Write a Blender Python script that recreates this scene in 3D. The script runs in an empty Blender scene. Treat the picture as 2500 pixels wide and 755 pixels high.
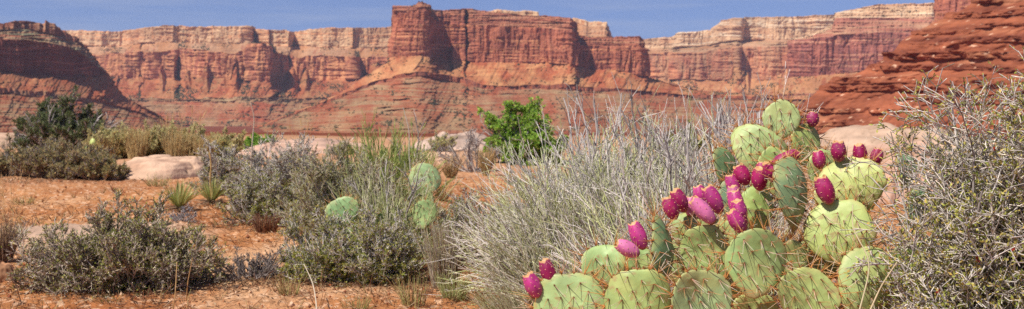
import bpy, math, numpy as np
from mathutils import Vector

# ------------------------------------------------------------------ set-up
C = bpy.context.scene.collection
F = 2680.0          # focal length, in units of 1/2500 of the picture width
H = 0.80            # eye height (kneeling photographer)
YH = 290.0          # eye level
rng = np.random.default_rng(11)
PI = math.pi

def P(px, py, d):
    return np.array([(px - 1250) / F * d, d, H + (YH - py) / F * d])

def lin(r, g, b):
    f = lambda c: (c / 255) / 12.92 if c / 255 <= 0.04045 else ((c / 255 + 0.055) / 1.055) ** 2.4
    return np.array([f(r), f(g), f(b)])

# ------------------------------------------------------------------ noise
_g = np.random.default_rng(3)
_perm = _g.permutation(256).astype(np.int32)
_perm = np.concatenate([_perm, _perm, _perm])
_gr = _g.normal(size=(256, 3)); _gr /= np.linalg.norm(_gr, axis=1)[:, None]

def noise(x, y, z=0.0, seed=0):
    x, y, z = np.broadcast_arrays(np.asarray(x, float) + seed * 17.31, np.asarray(y, float) + seed * 5.77, np.asarray(z, float) + seed * 9.13)
    xi = np.floor(x); yi = np.floor(y); zi = np.floor(z)
    fx, fy, fz = x - xi, y - yi, z - zi
    xi = xi.astype(np.int64) & 255; yi = yi.astype(np.int64) & 255; zi = zi.astype(np.int64) & 255
    u = fx * fx * fx * (fx * (fx * 6 - 15) + 10); v = fy * fy * fy * (fy * (fy * 6 - 15) + 10); w = fz * fz * fz * (fz * (fz * 6 - 15) + 10)
    out = 0
    for dx in (0, 1):
        wx = u if dx else 1 - u
        for dy in (0, 1):
            wy = v if dy else 1 - v
            for dz in (0, 1):
                wz = w if dz else 1 - w
                h = _perm[_perm[_perm[(xi + dx) & 255] + ((yi + dy) & 255)] + ((zi + dz) & 255)]
                g = _gr[h]
                out = out + wx * wy * wz * (g[..., 0] * (fx - dx) + g[..., 1] * (fy - dy) + g[..., 2] * (fz - dz))
    return out * 1.6

def fbm(x, y, z=0.0, o=4, seed=0, gain=0.5, lac=2.03):
    a, s, n = 1.0, 0.0, 0.0
    for i in range(o):
        s = s + a * noise(np.asarray(x) * lac ** i, np.asarray(y) * lac ** i, np.asarray(z) * lac ** i, seed + i)
        n += a; a *= gain
    return s / n * 1.4

def sstep(a, b, x):
    t = np.clip((x - a) / (b - a), 0, 1)
    return t * t * (3 - 2 * t)

# ------------------------------------------------------------------ objects
def link(o, parent=None):
    C.objects.link(o)
    if parent is not None:
        o.parent = parent
    return o

def mesh(name, V, Q, mat, col=None, parent=None, smooth=False, origin=None):
    """V (n,3); Q (m,3|4) or a list of such arrays; col (n,3) own colour of each vertex"""
    Qs = Q if isinstance(Q, list) else [Q]
    Qs = [q for q in Qs if len(q)]
    me = bpy.data.meshes.new(name)
    V = np.asarray(V, np.float64)
    if origin is not None:
        V = V - np.asarray(origin)
    me.vertices.add(len(V)); me.vertices.foreach_set('co', V.astype(np.float32).ravel())
    loops = np.concatenate([q.ravel() for q in Qs]).astype(np.int32)
    starts = []; k = 0
    for q in Qs:
        starts.append(k + np.arange(len(q)) * q.shape[1]); k += q.size
    starts = np.concatenate(starts).astype(np.int32)
    me.loops.add(len(loops)); me.loops.foreach_set('vertex_index', loops)
    me.polygons.add(len(starts)); me.polygons.foreach_set('loop_start', starts)
    if smooth:
        me.polygons.foreach_set('use_smooth', np.ones(len(starts), bool))
    me.update(calc_edges=True)
    if col is not None:
        a = me.color_attributes.new('tint', 'FLOAT_COLOR', 'POINT')
        c4 = np.ones((len(V), 4), np.float32); c4[:, :3] = np.clip(col, 0, 1)
        a.data.foreach_set('color', c4.ravel())
    me.materials.append(mat)
    o = bpy.data.objects.new(name, me)
    if origin is not None and parent is None:
        o.location = tuple(float(v) for v in origin)
    return link(o, parent)

def tag(o, label=None, cat=None, group=None, kind=None):
    if label: o['label'] = label
    if cat: o['category'] = cat
    if group: o['group'] = group
    if kind: o['kind'] = kind
    return o

def thing(name, loc, label, cat, group=None):
    o = bpy.data.objects.new(name, None)
    o.empty_display_size = 0.05
    o.location = tuple(float(v) for v in loc)
    link(o)
    return tag(o, label, cat, group)

def grid_faces(R, Cn, off=0):
    i = np.arange(R - 1)[:, None] * Cn + np.arange(Cn - 1)[None, :]
    i = i.ravel() + off
    return np.stack([i, i + Cn, i + Cn + 1, i + 1], 1)

# ------------------------------------------------------------------ materials
def mat_tint(name, rough=0.85, var=0.25, scale=40.0, bump=0.0, bump_scale=60.0, spec=0.2, dist=0.002, trans=0.0):
    m = bpy.data.materials.new(name); m.use_nodes = True
    nt = m.node_tree; b = nt.nodes['Principled BSDF']
    a = nt.nodes.new('ShaderNodeAttribute'); a.attribute_name = 'tint'
    co = nt.nodes.new('ShaderNodeTexCoord')
    n = nt.nodes.new('ShaderNodeTexNoise'); n.inputs['Scale'].default_value = scale; n.inputs['Detail'].default_value = 5
    nt.links.new(co.outputs['Object'], n.inputs['Vector'])
    mr = nt.nodes.new('ShaderNodeMapRange')
    mr.inputs['From Min'].default_value = 0.25; mr.inputs['From Max'].default_value = 0.75
    mr.inputs['To Min'].default_value = 1 - var; mr.inputs['To Max'].default_value = 1 + var
    nt.links.new(n.outputs['Fac'], mr.inputs['Value'])
    mx = nt.nodes.new('ShaderNodeVectorMath'); mx.operation = 'SCALE'
    nt.links.new(a.outputs['Color'], mx.inputs[0]); nt.links.new(mr.outputs['Result'], mx.inputs['Scale'])
    nt.links.new(mx.outputs['Vector'], b.inputs['Base Color'])
    b.inputs['Roughness'].default_value = rough
    b.inputs['Specular IOR Level'].default_value = spec
    if bump:
        n2 = nt.nodes.new('ShaderNodeTexNoise'); n2.inputs['Scale'].default_value = bump_scale; n2.inputs['Detail'].default_value = 6
        nt.links.new(co.outputs['Object'], n2.inputs['Vector'])
        bp = nt.nodes.new('ShaderNodeBump'); bp.inputs['Strength'].default_value = bump; bp.inputs['Distance'].default_value = dist
        nt.links.new(n2.outputs['Fac'], bp.inputs['Height']); nt.links.new(bp.outputs['Normal'], b.inputs['Normal'])
    if trans:
        tr = nt.nodes.new('ShaderNodeBsdfTranslucent'); nt.links.new(mx.outputs['Vector'], tr.inputs['Color'])
        ms = nt.nodes.new('ShaderNodeMixShader'); ms.inputs['Fac'].default_value = trans
        out = nt.nodes['Material Output']
        nt.links.new(b.outputs['BSDF'], ms.inputs[1]); nt.links.new(tr.outputs['BSDF'], ms.inputs[2]); nt.links.new(ms.outputs['Shader'], out.inputs['Surface'])
    return m

M_rock = mat_tint('canyon_rock', 0.95, 0.18, 0.05, 0.6, 0.12, 0.05, 2.5)
M_soil = mat_tint('red_sand', 0.95, 0.22, 9.0, 0.9, 70.0, 0.05, 0.012)
M_slick = mat_tint('slickrock', 0.9, 0.14, 5.0, 0.6, 25.0, 0.1, 0.02)
M_twig = mat_tint('woody_twigs', 0.85, 0.2, 60.0, 0, 0, 0.15)
M_leaf = mat_tint('small_leaves', 0.6, 0.2, 60.0, 0, 0, 0.3, trans=0.35)
M_grass = mat_tint('grass_blades', 0.65, 0.15, 30.0, 0, 0, 0.25, trans=0.2)
M_pad = mat_tint('cactus_skin', 0.5, 0.13, 22.0, 0.25, 120.0, 0.4, 0.002)
M_fruit = mat_tint('cactus_fruit', 0.5, 0.25, 60.0, 0.2, 150.0, 0.5, 0.001)
M_spine = mat_tint('cactus_spine', 0.5, 0.1, 90.0, 0, 0, 0.4)

# ------------------------------------------------------------------ ground
def gz(x, y):
    x = np.asarray(x, float); y = np.asarray(y, float)
    r = np.hypot(x, y)
    z = 0.05 * fbm(x / 3.1, y / 3.1, o=3, seed=21) * sstep(1.0, 4, r)
    z = z + 0.17 * np.exp(-(((x - 1.0) / 0.75) ** 2 + ((y - 2.9) / 0.8) ** 2))
    z = z + 0.25 * fbm(x / 14, y / 14, o=3, seed=5) * sstep(14, 30, r)
    z = z - 15 * sstep(46, 420, r)
    z = z + 1.5 * fbm(x / 160, y / 160, o=3, seed=9) * sstep(200, 700, r)
    return z

def make_ground():
    ang = np.concatenate([np.linspace(-180, -42, 40)[:-1], np.linspace(-42, -28, 50)[:-1], np.linspace(-28, 28, 820)[:-1], np.linspace(28, 42, 50)[:-1], np.linspace(42, 180, 41)]) * PI / 180
    r = np.concatenate([np.geomspace(0.05, 1.8, 24)[:-1], np.geomspace(1.8, 60, 640)[:-1], np.geomspace(60, 15000, 170)])
    A, Rr = np.meshgrid(ang, r)
    x = Rr * np.sin(A); y = Rr * np.cos(A)
    z = gz(x, y)
    near = 1 - sstep(25, 60, Rr)
    # crust, clods and small hollows
    z = z + near * (0.016 * fbm(x * 3.5, y * 3.5, o=4, seed=31) + 0.011 * fbm(x * 14, y * 14, o=4, seed=33))
    cl = fbm(x * 26, y * 26, o=3, seed=36)
    z = z + near * 0.022 * np.clip(cl - 0.12, 0, 1) * sstep(-0.2, 0.3, fbm(x * 1.1, y * 1.1, o=2, seed=38))
    a = lin(194, 136, 88); b = lin(160, 100, 60); pale = lin(206, 162, 122); far = lin(122, 68, 50)
    k = np.clip(0.5 + 0.9 * fbm(x * 0.8, y * 0.8, o=4, seed=41), 0, 1)[..., None]
    col = a * (1 - k) + b * k
    k2 = sstep(0.12, 0.5, fbm(x * 0.45 + 3, y * 0.3, o=4, seed=43))[..., None] * 0.75
    col = col * (1 - k2) + pale * k2
    # bare pale sandstone floor on the left
    k3 = np.exp(-(((x + 2.9) / 0.9) ** 2 + ((y - 7.6) / 1.1) ** 2))[..., None]
    k3 = sstep(0.3, 0.6, k3 + 0.2 * fbm(x * 2, y * 2, o=3, seed=45)[..., None])
    col = col * (1 - k3) + lin(205, 168, 138) * k3
    sp = sstep(0.25, 0.5, fbm(x * 16, y * 16, o=2, seed=47))[..., None] * near[..., None] * 0.4
    col = col * (1 - sp) + lin(112, 72, 50) * sp
    sp = sstep(0.28, 0.45, fbm(x * 24, y * 24, o=2, seed=49))[..., None] * near[..., None] * 0.6
    col = col * (1 - sp) + lin(228, 190, 155) * sp
    kp = sstep(11, 20, Rr)[..., None] * .6
    col = col * (1 - kp) + lin(192, 150, 118) * kp
    kf = sstep(38, 60, Rr)[..., None]
    band = (0.5 + 0.5 * fbm(x / 400, y / 60, o=4, seed=51))[..., None]
    farc = far * (0.75 + 0.5 * band)
    col = col * (1 - kf) + farc * kf
    V = np.stack([x, y, z], -1).reshape(-1, 3)
    o = mesh('ground', V, grid_faces(len(r), len(ang))[:, ::-1], M_soil, col.reshape(-1, 3), smooth=True)
    tag(o, kind='structure')
make_ground()

# ------------------------------------------------------------------ canyon country
scrub_pts = []
def cliff(name, cols, kinds, pal, seed=0, step=1.5, default_off=(0, 8, 90, 100, 240, 248, 620), amp=1.0, rim_rough=3.0, scrub=900, thick=700, jitter=1.0, coarse=(1, 1, 1, 1, 1, 1), chutes=0):
    """A mesa: cols = (px, distance, 7 heights from rim to toe as seen, optional 7 set-outs in metres).
    kinds: 6 of 'cliff' | 'ledge' | 'talus', the bands between the heights."""
    px0 = np.array([c[0] for c in cols], float)
    D0 = np.array([c[1] for c in cols], float)
    Y0 = np.array([c[2] for c in cols], float)
    O0 = np.array([c[3] if len(c) > 3 else default_off for c in cols], float)
    s_ = D0.mean() / F
    fine = np.arange(px0[0], px0[-1] + .2, .2)
    Df = np.interp(fine, px0, D0); Of = np.interp(fine, px0, O0[:, 3]); Zf = np.interp(fine, px0, Y0[:, 0])
    arc = np.concatenate([[0], np.cumsum(np.hypot(np.diff(fine), np.diff(Df - Of) / s_ * .8) + .35 * np.abs(np.diff(Zf)))])
    U1 = np.arange(0, arc[-1] + step, step)
    px = np.interp(U1, arc, fine)
    # mild smoothing of the plan by jittering where the corners fall
    D = np.interp(px, px0, D0)
    Y = np.stack([np.interp(px, px0, Y0[:, i]) for i in range(7)])
    O = np.stack([np.interp(px, px0, O0[:, i]) for i in range(7)])
    # the scree aprons run on smoothly below the corners of the cliffs
    gw = 30.0; reg = np.arange(px0[0] - 90, px0[-1] + 90, 3.0)
    Dr = np.interp(reg, px0, D0); Or = np.stack([np.interp(reg, px0, O0[:, i]) for i in (4, 5)])
    kk = np.exp(-0.5 * (np.arange(-30, 31) * 3 / gw) ** 2); kk /= kk.sum()
    pad_ = lambda v: np.convolve(np.pad(v, 30, mode='edge'), kk, 'valid')
    Ds = np.interp(px, reg, pad_(Dr))
    for i in (4, 5, 6):
        if i < 6: O[i] = np.interp(px, reg, pad_(Or[i - 4]))
        O[i] += D - Ds
    rr = rim_rough * (0.6 * np.round(3 * fbm(px / 18, 0, 0, o=3, seed=seed + 1)) / 3 + 0.5 * fbm(px / 60, 2, 0, o=4, seed=seed + 2) + .25 * fbm(px / 4, 2, 0, o=2, seed=seed + 7))
    Y[0] += rr; Y[1] += rr * .7; Y[2] += 2.5 * fbm(px / 50, 5, o=3, seed=seed + 3)
    Y[2] += chutes * .25 * fbm(px / 75, 5.5, o=3, seed=seed + 8)
    Y[3] += 4 * fbm(px / 30, 6, o=4, seed=seed + 4) * jitter
    Y[3] -= chutes * sstep(.12, .5, fbm(px / 42, 8, o=3, seed=seed + 9))
    Y[3] = np.maximum(Y[3], Y[2] + .05)
    Y[4] += 5 * fbm(px / 60, 7, o=4, seed=seed + 5) * jitter; Y[5] += 5 * fbm(px / 60, 7, o=4, seed=seed + 5) * jitter
    for i in range(1, 7):
        Y[i] = np.maximum(Y[i], Y[i - 1] + 0.05)
    py, off, K, T = [], [], [], []
    for i in range(6):
        h = (Y[i + 1] - Y[i]).max()
        n = max(3, int(h / 1.1))
        t = np.linspace(0, 1, n, endpoint=(i == 5))[:, None]
        py.append(Y[i] + (Y[i + 1] - Y[i]) * t)
        if kinds[i] in ('ledge', 'slope'):
            ns = max(2, h / (11 if kinds[i] == 'ledge' else 9))
            u = t * ns + 0.9 * fbm(U1[None, :] / 120, t * 2 + i * 3, o=3, seed=seed + 11) * np.sin(np.pi * t)
            ft = np.floor(u); fr = u - ft
            tt = np.clip((ft + np.clip((fr - 0.5) / 0.5, 0, 1)) / ns, 0, 1)
            mk = sstep(-.25, .35, fbm(U1[None, :] / 90, t * ns * .8, i, o=2, seed=seed + 12))
            if kinds[i] == 'slope': mk = sstep(-.25, .3, fbm(U1[None, :] / 110, t * ns * .7, i, o=2, seed=seed + 12)) * .85
            tt = t + (tt - t) * mk
        else:
            tt = t + 0 * px[None, :]
        off.append(O[i] + (O[i + 1] - O[i]) * tt)
        K.append(np.full((n, 1), i)); T.append(t)
    py = np.concatenate(py); off = np.concatenate(off); K = np.concatenate(K)[:, 0]; T = np.concatenate(T)[:, 0]
    PXT = np.broadcast_to(px, py.shape)
    PX = np.where((K >= 3)[:, None], px[None, :], (U1 + px[0])[None, :])
    cw = np.array(coarse)[K][:, None]
    dep = D[None, :] - off
    x = (PXT - 1250) / F * dep; z = H + (YH - py) / F * dep
    s = D.mean() / F                     # metres to one px
    kind = np.array([{'cliff': 0, 'ledge': 1, 'talus': 2, 'slope': 3}[k] for k in kinds])[K][:, None]
    but = np.abs(fbm(PX / 34, py / 170, o=3, seed=seed + 13))
    but2 = fbm(PX / 11, py / 60, o=3, seed=seed + 14)
    crack = -sstep(0.10, 0.0, np.abs(fbm(PX / 22, py / 110, o=2, seed=seed + 15)))
    lam = noise(PX / 60, py / 2.6, seed=seed + 16)
    lam2 = np.round(2.2 * noise(PX / 90, py / 6.5, seed=seed + 17)) / 2
    rough = fbm(PX / 5, py / 5, o=3, seed=seed + 18)
    big = fbm(PX / 95, py / 260, o=2, seed=seed + 33); msk = sstep(-.3, .4, fbm(PX / 70, py / 50, o=2, seed=seed + 34))
    dc = 16 * big + 14 * but * (.5 + .5 * cw) + 7 * but2 * msk * cw + 6 * crack * msk * cw + .8 * lam * (1 - msk) + 2.4 * lam2 * (1.1 - msk) + 1.6 * rough
    dl = 7 * but + 3.0 * but2 + 3.5 * lam2 + 3.0 * lam + 3.0 * rough
    gul = np.abs(fbm(PX / 24 + py / 40, py / 80, o=4, seed=seed + 19))
    dt = 15 * gul + 1.8 * rough + 4 * sstep(.42, .6, fbm(PX / 50, py / 9, o=2, seed=seed + 20)) + 5 * big
    dsl = 10 * gul + 2.2 * rough + 3.6 * lam2 * sstep(-.1, .4, fbm(PX / 70, py / 9, o=2, seed=seed + 35)) + 5 * big
    disp = np.where(kind == 0, dc, np.where(kind == 1, dl, np.where(kind == 2, dt, dsl))) * amp * s
    # push out along the level normal of each contour
    tx = np.gradient(x, axis=1); ty = np.gradient(dep, axis=1)
    kk2 = np.ones(9) / 9
    sm = lambda m: np.apply_along_axis(lambda r: np.convolve(np.pad(r, 4, mode='edge'), kk2, 'valid'), 1, m)
    tx, ty = sm(tx), sm(ty); tl = np.hypot(tx, ty) + 1e-6
    x = x + disp * ty / tl; y = dep - disp * tx / tl
    # plateau behind the rim
    back = [(40, -1), (thick * .4, -6), (thick, -25), (thick * 1.3, -200)]
    bx, by, bz, bc = [], [], [], []
    for dd, dz in back[::-1]:
        bx.append(x[0] + (PXT[0] - 1250) / F * dd * 1.04); by.append(y[0] + dd); bz.append(z[0] + dz)
    X = np.vstack([bx, x]); Yv = np.vstack([by, y]); Z = np.vstack([bz, z])
    # own colours of the rock
    strat = noise(PX / 260, py / 4.2 + 2 * fbm(PX / 200, 1, o=2, seed=seed + 22), seed=seed + 23)
    strat2 = noise(PX / 400, py / 1.7, seed=seed + 24)
    streak = fbm(PX / 7, py / 75, o=3, seed=seed + 25)
    blot = fbm(PX / 40, py / 30, o=4, seed=seed + 26)
    gr = fbm(PX / 2.2, py / 2.2, o=2, seed=seed + 27)
    col = np.zeros(py.shape + (3,))
    for i in range(6):
        m = K == i
        a, b, c = pal[i]
        if kinds[i] == 'cliff':
            k = np.clip(0.45 + 1.3 * streak[m] * (cw * np.ones(py.shape))[m] + 0.7 * blot[m], 0, 1); k2 = sstep(0.1, 0.55, strat[m] + 0.5 * streak[m])
        elif kinds[i] == 'ledge':
            k = np.clip(0.5 + 0.9 * strat[m] + 0.35 * blot[m], 0, 1); k2 = sstep(0.15, 0.5, strat2[m] + 0.3 * blot[m])
        elif kinds[i] == 'slope':
            k = np.clip(0.5 + 0.9 * blot[m] + 0.8 * strat[m], 0, 1); k2 = sstep(.2, .6, strat2[m] + .5 * strat[m])
        else:
            k = np.clip(0.5 + 1.1 * blot[m] + 0.3 * strat[m], 0, 1); k2 = sstep(0.12, 0.45, fbm(PX[m] / 18 + py[m] / 40, py[m] / 22, o=3, seed=seed + 28))
        cc = a + (b - a) * k[..., None]
        cc = cc + (c - cc) * (k2 * 0.75)[..., None]
        col[m] = cc
    reg_ = fbm(PX / 130, py / 70, o=3, seed=seed + 36)
    col *= (1 + 0.22 * gr + 0.10 * strat2 + .22 * reg_)[..., None]
    red_ = (sstep(.1, .6, fbm(PX / 110, py / 45, o=3, seed=seed + 37)) * .4 * (kind[..., None] if False else 1))[..., None]
    col = col * (1 - red_ * np.array([.04, .22, .30]))
    colb = np.concatenate([np.broadcast_to(col[0], (4,) + col[0].shape), col])
    V = np.stack([X, Yv, Z], -1).reshape(-1, 3)
    o = mesh(name, V, grid_faces(X.shape[0], X.shape[1])[:, ::-1], M_rock, colb.reshape(-1, 3))
    tag(o, kind='structure')
    # where scrub can hold on
    if scrub:
        w = np.where(kind >= 2, 1.0, np.where(kind == 1, 0.5, 0.03)) * np.ones(py.shape)
        w *= sstep(-0.1, 0.5, fbm(PX / 60, py / 20, o=2, seed=seed + 29)) * (Y[6] - Y[0] > 8)[None, :] * (py < 322)
        w = w.ravel(); w /= w.sum()
        idx = rng.choice(w.size, scrub, p=w)
        pts = np.stack([x, y, z], -1).reshape(-1, 3)[idx]
        scrub_pts.append(np.concatenate([pts, np.full((scrub, 1), s)], 1))
    return o

R1, R2, R3 = lin(176, 108, 80), lin(130, 72, 58), lin(206, 144, 100)      # red cliff
W1, W2, W3 = lin(210, 172, 132), lin(178, 132, 98), lin(220, 196, 164)  # pale sandstone
L1, L2, L3 = lin(160, 100, 74), lin(124, 76, 60), lin(184, 140, 106)     # ledges
T1, T2, T3 = lin(172, 120, 82), lin(160, 88, 58), lin(188, 134, 90)      # scree
G1, G2, G3 = lin(158, 126, 92), lin(148, 98, 70), lin(150, 142, 108)     # greyish slope
B1, B2, B3 = lin(150, 82, 56), lin(112, 60, 44), lin(172, 112, 82)       # low red ledges

far_o = (0, 8, 90, 100, 240, 248, 620)
def fo(a, b=0):   # set-outs with the lower cliff pushed out by a, upper by b
    return (b, 8 + b, 90 + a, 100 + a, 240 + a * .7, 248 + a * .7, 620)
cliff('far_rim_cliffs', [
    (60, 2950, (80, 112, 140, 190, 238, 246, 335)), (180, 2900, (74, 110, 138, 186, 238, 246, 335)),
    (250, 2880, (77, 114, 136, 186, 240, 248, 335), fo(10)), (300, 2900, (76, 112, 128, 192, 240, 248, 335), fo(50)),
    (338, 2880, (72, 108, 124, 192, 240, 248, 335), fo(40)), (344, 2900, (72, 108, 124, 192, 240, 248, 335), fo(30, -60)), (352, 2880, (72, 108, 124, 192, 240, 248, 335), fo(30, 0)),
    (425, 2850, (63, 104, 122, 192, 240, 248, 335), fo(50)), (436, 2850, (64, 104, 122, 192, 240, 248, 335), fo(-50)), (446, 2850, (64, 104, 122, 192, 240, 248, 335), fo(20)),
    (485, 2830, (65, 106, 122, 190, 240, 248, 335), fo(110)), (560, 2830, (65, 106, 126, 192, 240, 248, 335), fo(130)),
    (604, 2830, (64, 106, 126, 196, 236, 244, 335), fo(130)), (614, 2830, (68, 106, 120, 198, 236, 244, 335), fo(140, -60)), (622, 2830, (70, 106, 98, 198, 236, 244, 335), fo(150, -60)),
    (642, 2830, (72, 107, 98, 198, 236, 244, 335), fo(150, -10)), (656, 2830, (73, 112, 112, 200, 236, 244, 335), fo(145)), (662, 2830, (73, 112, 132, 204, 238, 246, 335), fo(40)), (700, 2830, (74, 114, 136, 206, 238, 246, 335), fo(10)),
    (704, 2830, (76, 116, 136, 206, 238, 246, 335), fo(-20, 10)), (712, 2840, (77, 110, 136, 206, 238, 246, 335), fo(0, -60)), (730, 2840, (77, 110, 140, 200, 240, 248, 335), fo(0, -60)),
    (800, 2860, (68, 118, 138, 196, 240, 248, 335), fo(30)), (862, 2860, (68, 118, 140, 196, 240, 248, 335), fo(70)), (870, 2860, (68, 118, 140, 196, 240, 248, 335), fo(-10)),
    (950, 2880, (66, 120, 142, 196, 240, 248, 335), fo(10)), (1060, 2900, (70, 124, 144, 196, 240, 248, 335))],
    ('cliff', 'talus', 'cliff', 'talus', 'ledge', 'slope'),
    ((W1, W2, R3), (L3, T1, L1), (R3, R1, R2), (T2, T1, B1), (G2, G1, G3), (B1, G1, B2)), seed=100, scrub=4200, rim_rough=3.5, amp=1.2, coarse=(.35, 1, .9, 1, 1, 1), chutes=42)

pk = lambda y: (y, y + 2, y + 12, y + 40, 150, 160, 250)
cliff('pale_knoll_cliffs', [(1165, 2600, pk(60)), (1180, 2600, pk(32)), (1215, 2590, pk(24)), (1260, 2590, pk(28)), (1300, 2590, pk(27)), (1314, 2590, pk(30)), (1318, 2590, pk(44)), (1392, 2590, pk(45)),
    (1400, 2590, pk(44)), (1425, 2580, pk(48)), (1440, 2580, pk(54)), (1462, 2580, pk(51)), (1482, 2580, pk(55)), (1487, 2600, pk(78)), (1500, 2620, pk(92))],
    ('cliff', 'cliff', 'ledge', 'talus', 'ledge', 'talus'), ((W1, W2, W3), (W1, W2, R3), (L3, T1, L1), (T1, T2, L1), (T1, T2, L1), (T1, T2, L1)),
    seed=140, default_off=(0, 5, 12, 60, 90, 95, 100), scrub=150, rim_rough=4, thick=300)

cliff('distant_white_rim_cliffs', [(1540, 3500, (98, 118, 128, 192, 236, 242, 335)), (1640, 3480, (90, 118, 126, 195, 236, 242, 335)), (1656, 3450, (80, 116, 128, 195, 236, 242, 335)),
    (1735, 3450, (74, 112, 124, 195, 236, 242, 335)), (1762, 3420, (50, 104, 122, 196, 236, 242, 335)), (1800, 3400, (44, 100, 118, 196, 236, 242, 335)), (1812, 3450, (44, 100, 118, 196, 236, 242, 335)),
    (1900, 3400, (40, 96, 112, 196, 236, 242, 335)), (1960, 3420, (40, 96, 112, 196, 236, 242, 335)), (2100, 3450, (34, 90, 110, 196, 236, 242, 335))],
    ('cliff', 'ledge', 'cliff', 'talus', 'ledge', 'slope'), ((W1, W2, W3), (L3, T1, G3), (W2, R1, R3), (T1, T3, T2), (L1, L2, G1), (T1, G1, B1)),
    seed=180, scrub=1600, coarse=(.4, 1, .8, 1, 1, 1), chutes=30, rim_rough=2.5, default_off=(0, 10, 110, 125, 330, 340, 800), amp=1.2)

PV1, PV2, PV3 = lin(170, 104, 84), lin(134, 82, 74), lin(196, 140, 110)
cliff('purple_red_cliffs', [(1900, 2750, (190, 190, 190, 190, 230, 236, 335)), (1927, 2750, (186, 187, 188, 192, 230, 236, 335)), (1931, 2740, (96, 98, 100, 188, 230, 236, 335)),
    (1980, 2700, (84, 88, 94, 186, 230, 236, 335)), (2030, 2700, (62, 72, 90, 184, 228, 234, 335)), (2038, 2700, (32, 46, 88, 182, 228, 234, 335)), (2060, 2690, (28, 44, 86, 180, 226, 234, 335)),
    (2100, 2680, (19, 46, 84, 176, 226, 234, 335)), (2150, 2680, (10, 44, 80, 170, 226, 234, 335)), (2290, 2660, (8, 44, 78, 165, 226, 234, 335)), (2480, 2660, (10, 44, 78, 165, 226, 234, 335))],
    ('ledge', 'ledge', 'cliff', 'talus', 'ledge', 'slope'), ((W1, L3, W3), (L3, PV1, L1), (PV1, PV2, PV3), (T1, T3, T2), (L1, L2, G1), (T1, G1, B1)),
    seed=220, scrub=700, default_off=(0, 30, 95, 105, 330, 340, 800), rim_rough=3)

cliff('red_tower_cliffs', [(2270, 1700, (60, 61, 62, 63, 90, 94, 320)), (2286, 1700, (40, 44, 46, 60, 90, 94, 320)), (2291, 1690, (-60, -58, -50, 55, 90, 94, 320)),
    (2330, 1680, (-70, -62, -52, 50, 90, 94, 320)), (2375, 1680, (-70, -62, -52, 45, 90, 94, 320)), (2600, 1650, (-80, -72, -62, 40, 90, 94, 320))],
    ('ledge', 'ledge', 'cliff', 'talus', 'ledge', 'talus'), ((L3, L1, W2), (L1, R1, R2), (R1, PV1, R3), (T1, T2, T3), (L1, L2, G1), (T1, G1, B1)),
    seed=260, scrub=0, default_off=(0, 6, 14, 20, 80, 86, 300))

sk = lambda y, a, b: (y, y + .1, y + .2, y + .3, a, b, 335)
cliff('red_butte_cliffs', [(560, 1850, sk(328, 329, 330)), (640, 1880, sk(304, 306, 309)), (700, 1900, sk(280, 284, 288)), (790, 1930, sk(243, 250, 256)), (830, 1950, sk(226, 232, 240)), (870, 1960, sk(200, 216, 224)), (905, 1970, sk(178, 203, 212)), (956, 1985, sk(143, 190, 198)),
    (961, 1960, (14, 22, 26, 141, 184, 193, 335)), (985, 1950, (14, 20, 26, 139, 180, 190, 335)), (1015, 1945, (12, 18, 24, 138, 177, 188, 335)), (1022, 1945, (5, 12, 18, 138, 177, 188, 335)), (1032, 1948, (6, 12, 18, 138, 177, 188, 335)),
    (1046, 1955, (12, 20, 24, 140, 177, 189, 335)), (1052, 1980, (20, 34, 42, 142, 178, 191, 335)), (1058, 2040, (24, 44, 52, 147, 180, 194, 335)), (1080, 2065, (26, 46, 54, 150, 182, 196, 335)), (1102, 2075, (24, 48, 56, 152, 184, 199, 335)),
    (1108, 2040, (24, 50, 58, 150, 186, 200, 335)), (1132, 2045, (22, 50, 58, 150, 190, 204, 335)), (1137, 2080, (22, 50, 58, 152, 192, 205, 335)), (1148, 2050, (22, 50, 60, 152, 196, 208, 335)),
    (1180, 2050, (26, 50, 62, 152, 208, 217, 335)), (1250, 2045, (34, 56, 66, 154, 212, 220, 335)), (1312, 2040, (40, 60, 70, 155, 209, 219, 335)), (1330, 2035, (37, 60, 70, 156, 208, 218, 335)),
    (1392, 2020, (45, 64, 74, 158, 207, 218, 335)), (1401, 2030, (50, 66, 76, 159, 208, 219, 335)), (1406, 2070, (70, 84, 92, 162, 209, 220, 335)), (1412, 2090, (92, 104, 112, 166, 211, 221, 335)),
    (1440, 2095, (92, 104, 114, 168, 212, 222, 335)), (1500, 2100, (90, 104, 114, 172, 216, 224, 335)), (1560, 2100, (88, 100, 112, 184, 222, 230, 335)), (1569, 2110, (98, 108, 118, 186, 222, 230, 335)), (1575, 2140, sk(188, 224, 232)),
    (1640, 2150, sk(205, 228, 236)), (1700, 2160, sk(220, 232, 240)), (1900, 2180, sk(236, 240, 246)), (2150, 2180, sk(246, 250, 254))],
    ('ledge', 'ledge', 'cliff', 'talus', 'cliff', 'slope'), ((L1, R2, L3), (R2, L1, W2), (R1, R2, R3), (T2, T3, T1), (L2, B1, L1), (G1, B1, G2)),
    seed=300, scrub=2600, default_off=(0, 14, 24, 34, 120, 124, 900), step=1.2, rim_rough=3, amp=0.95)

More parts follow.
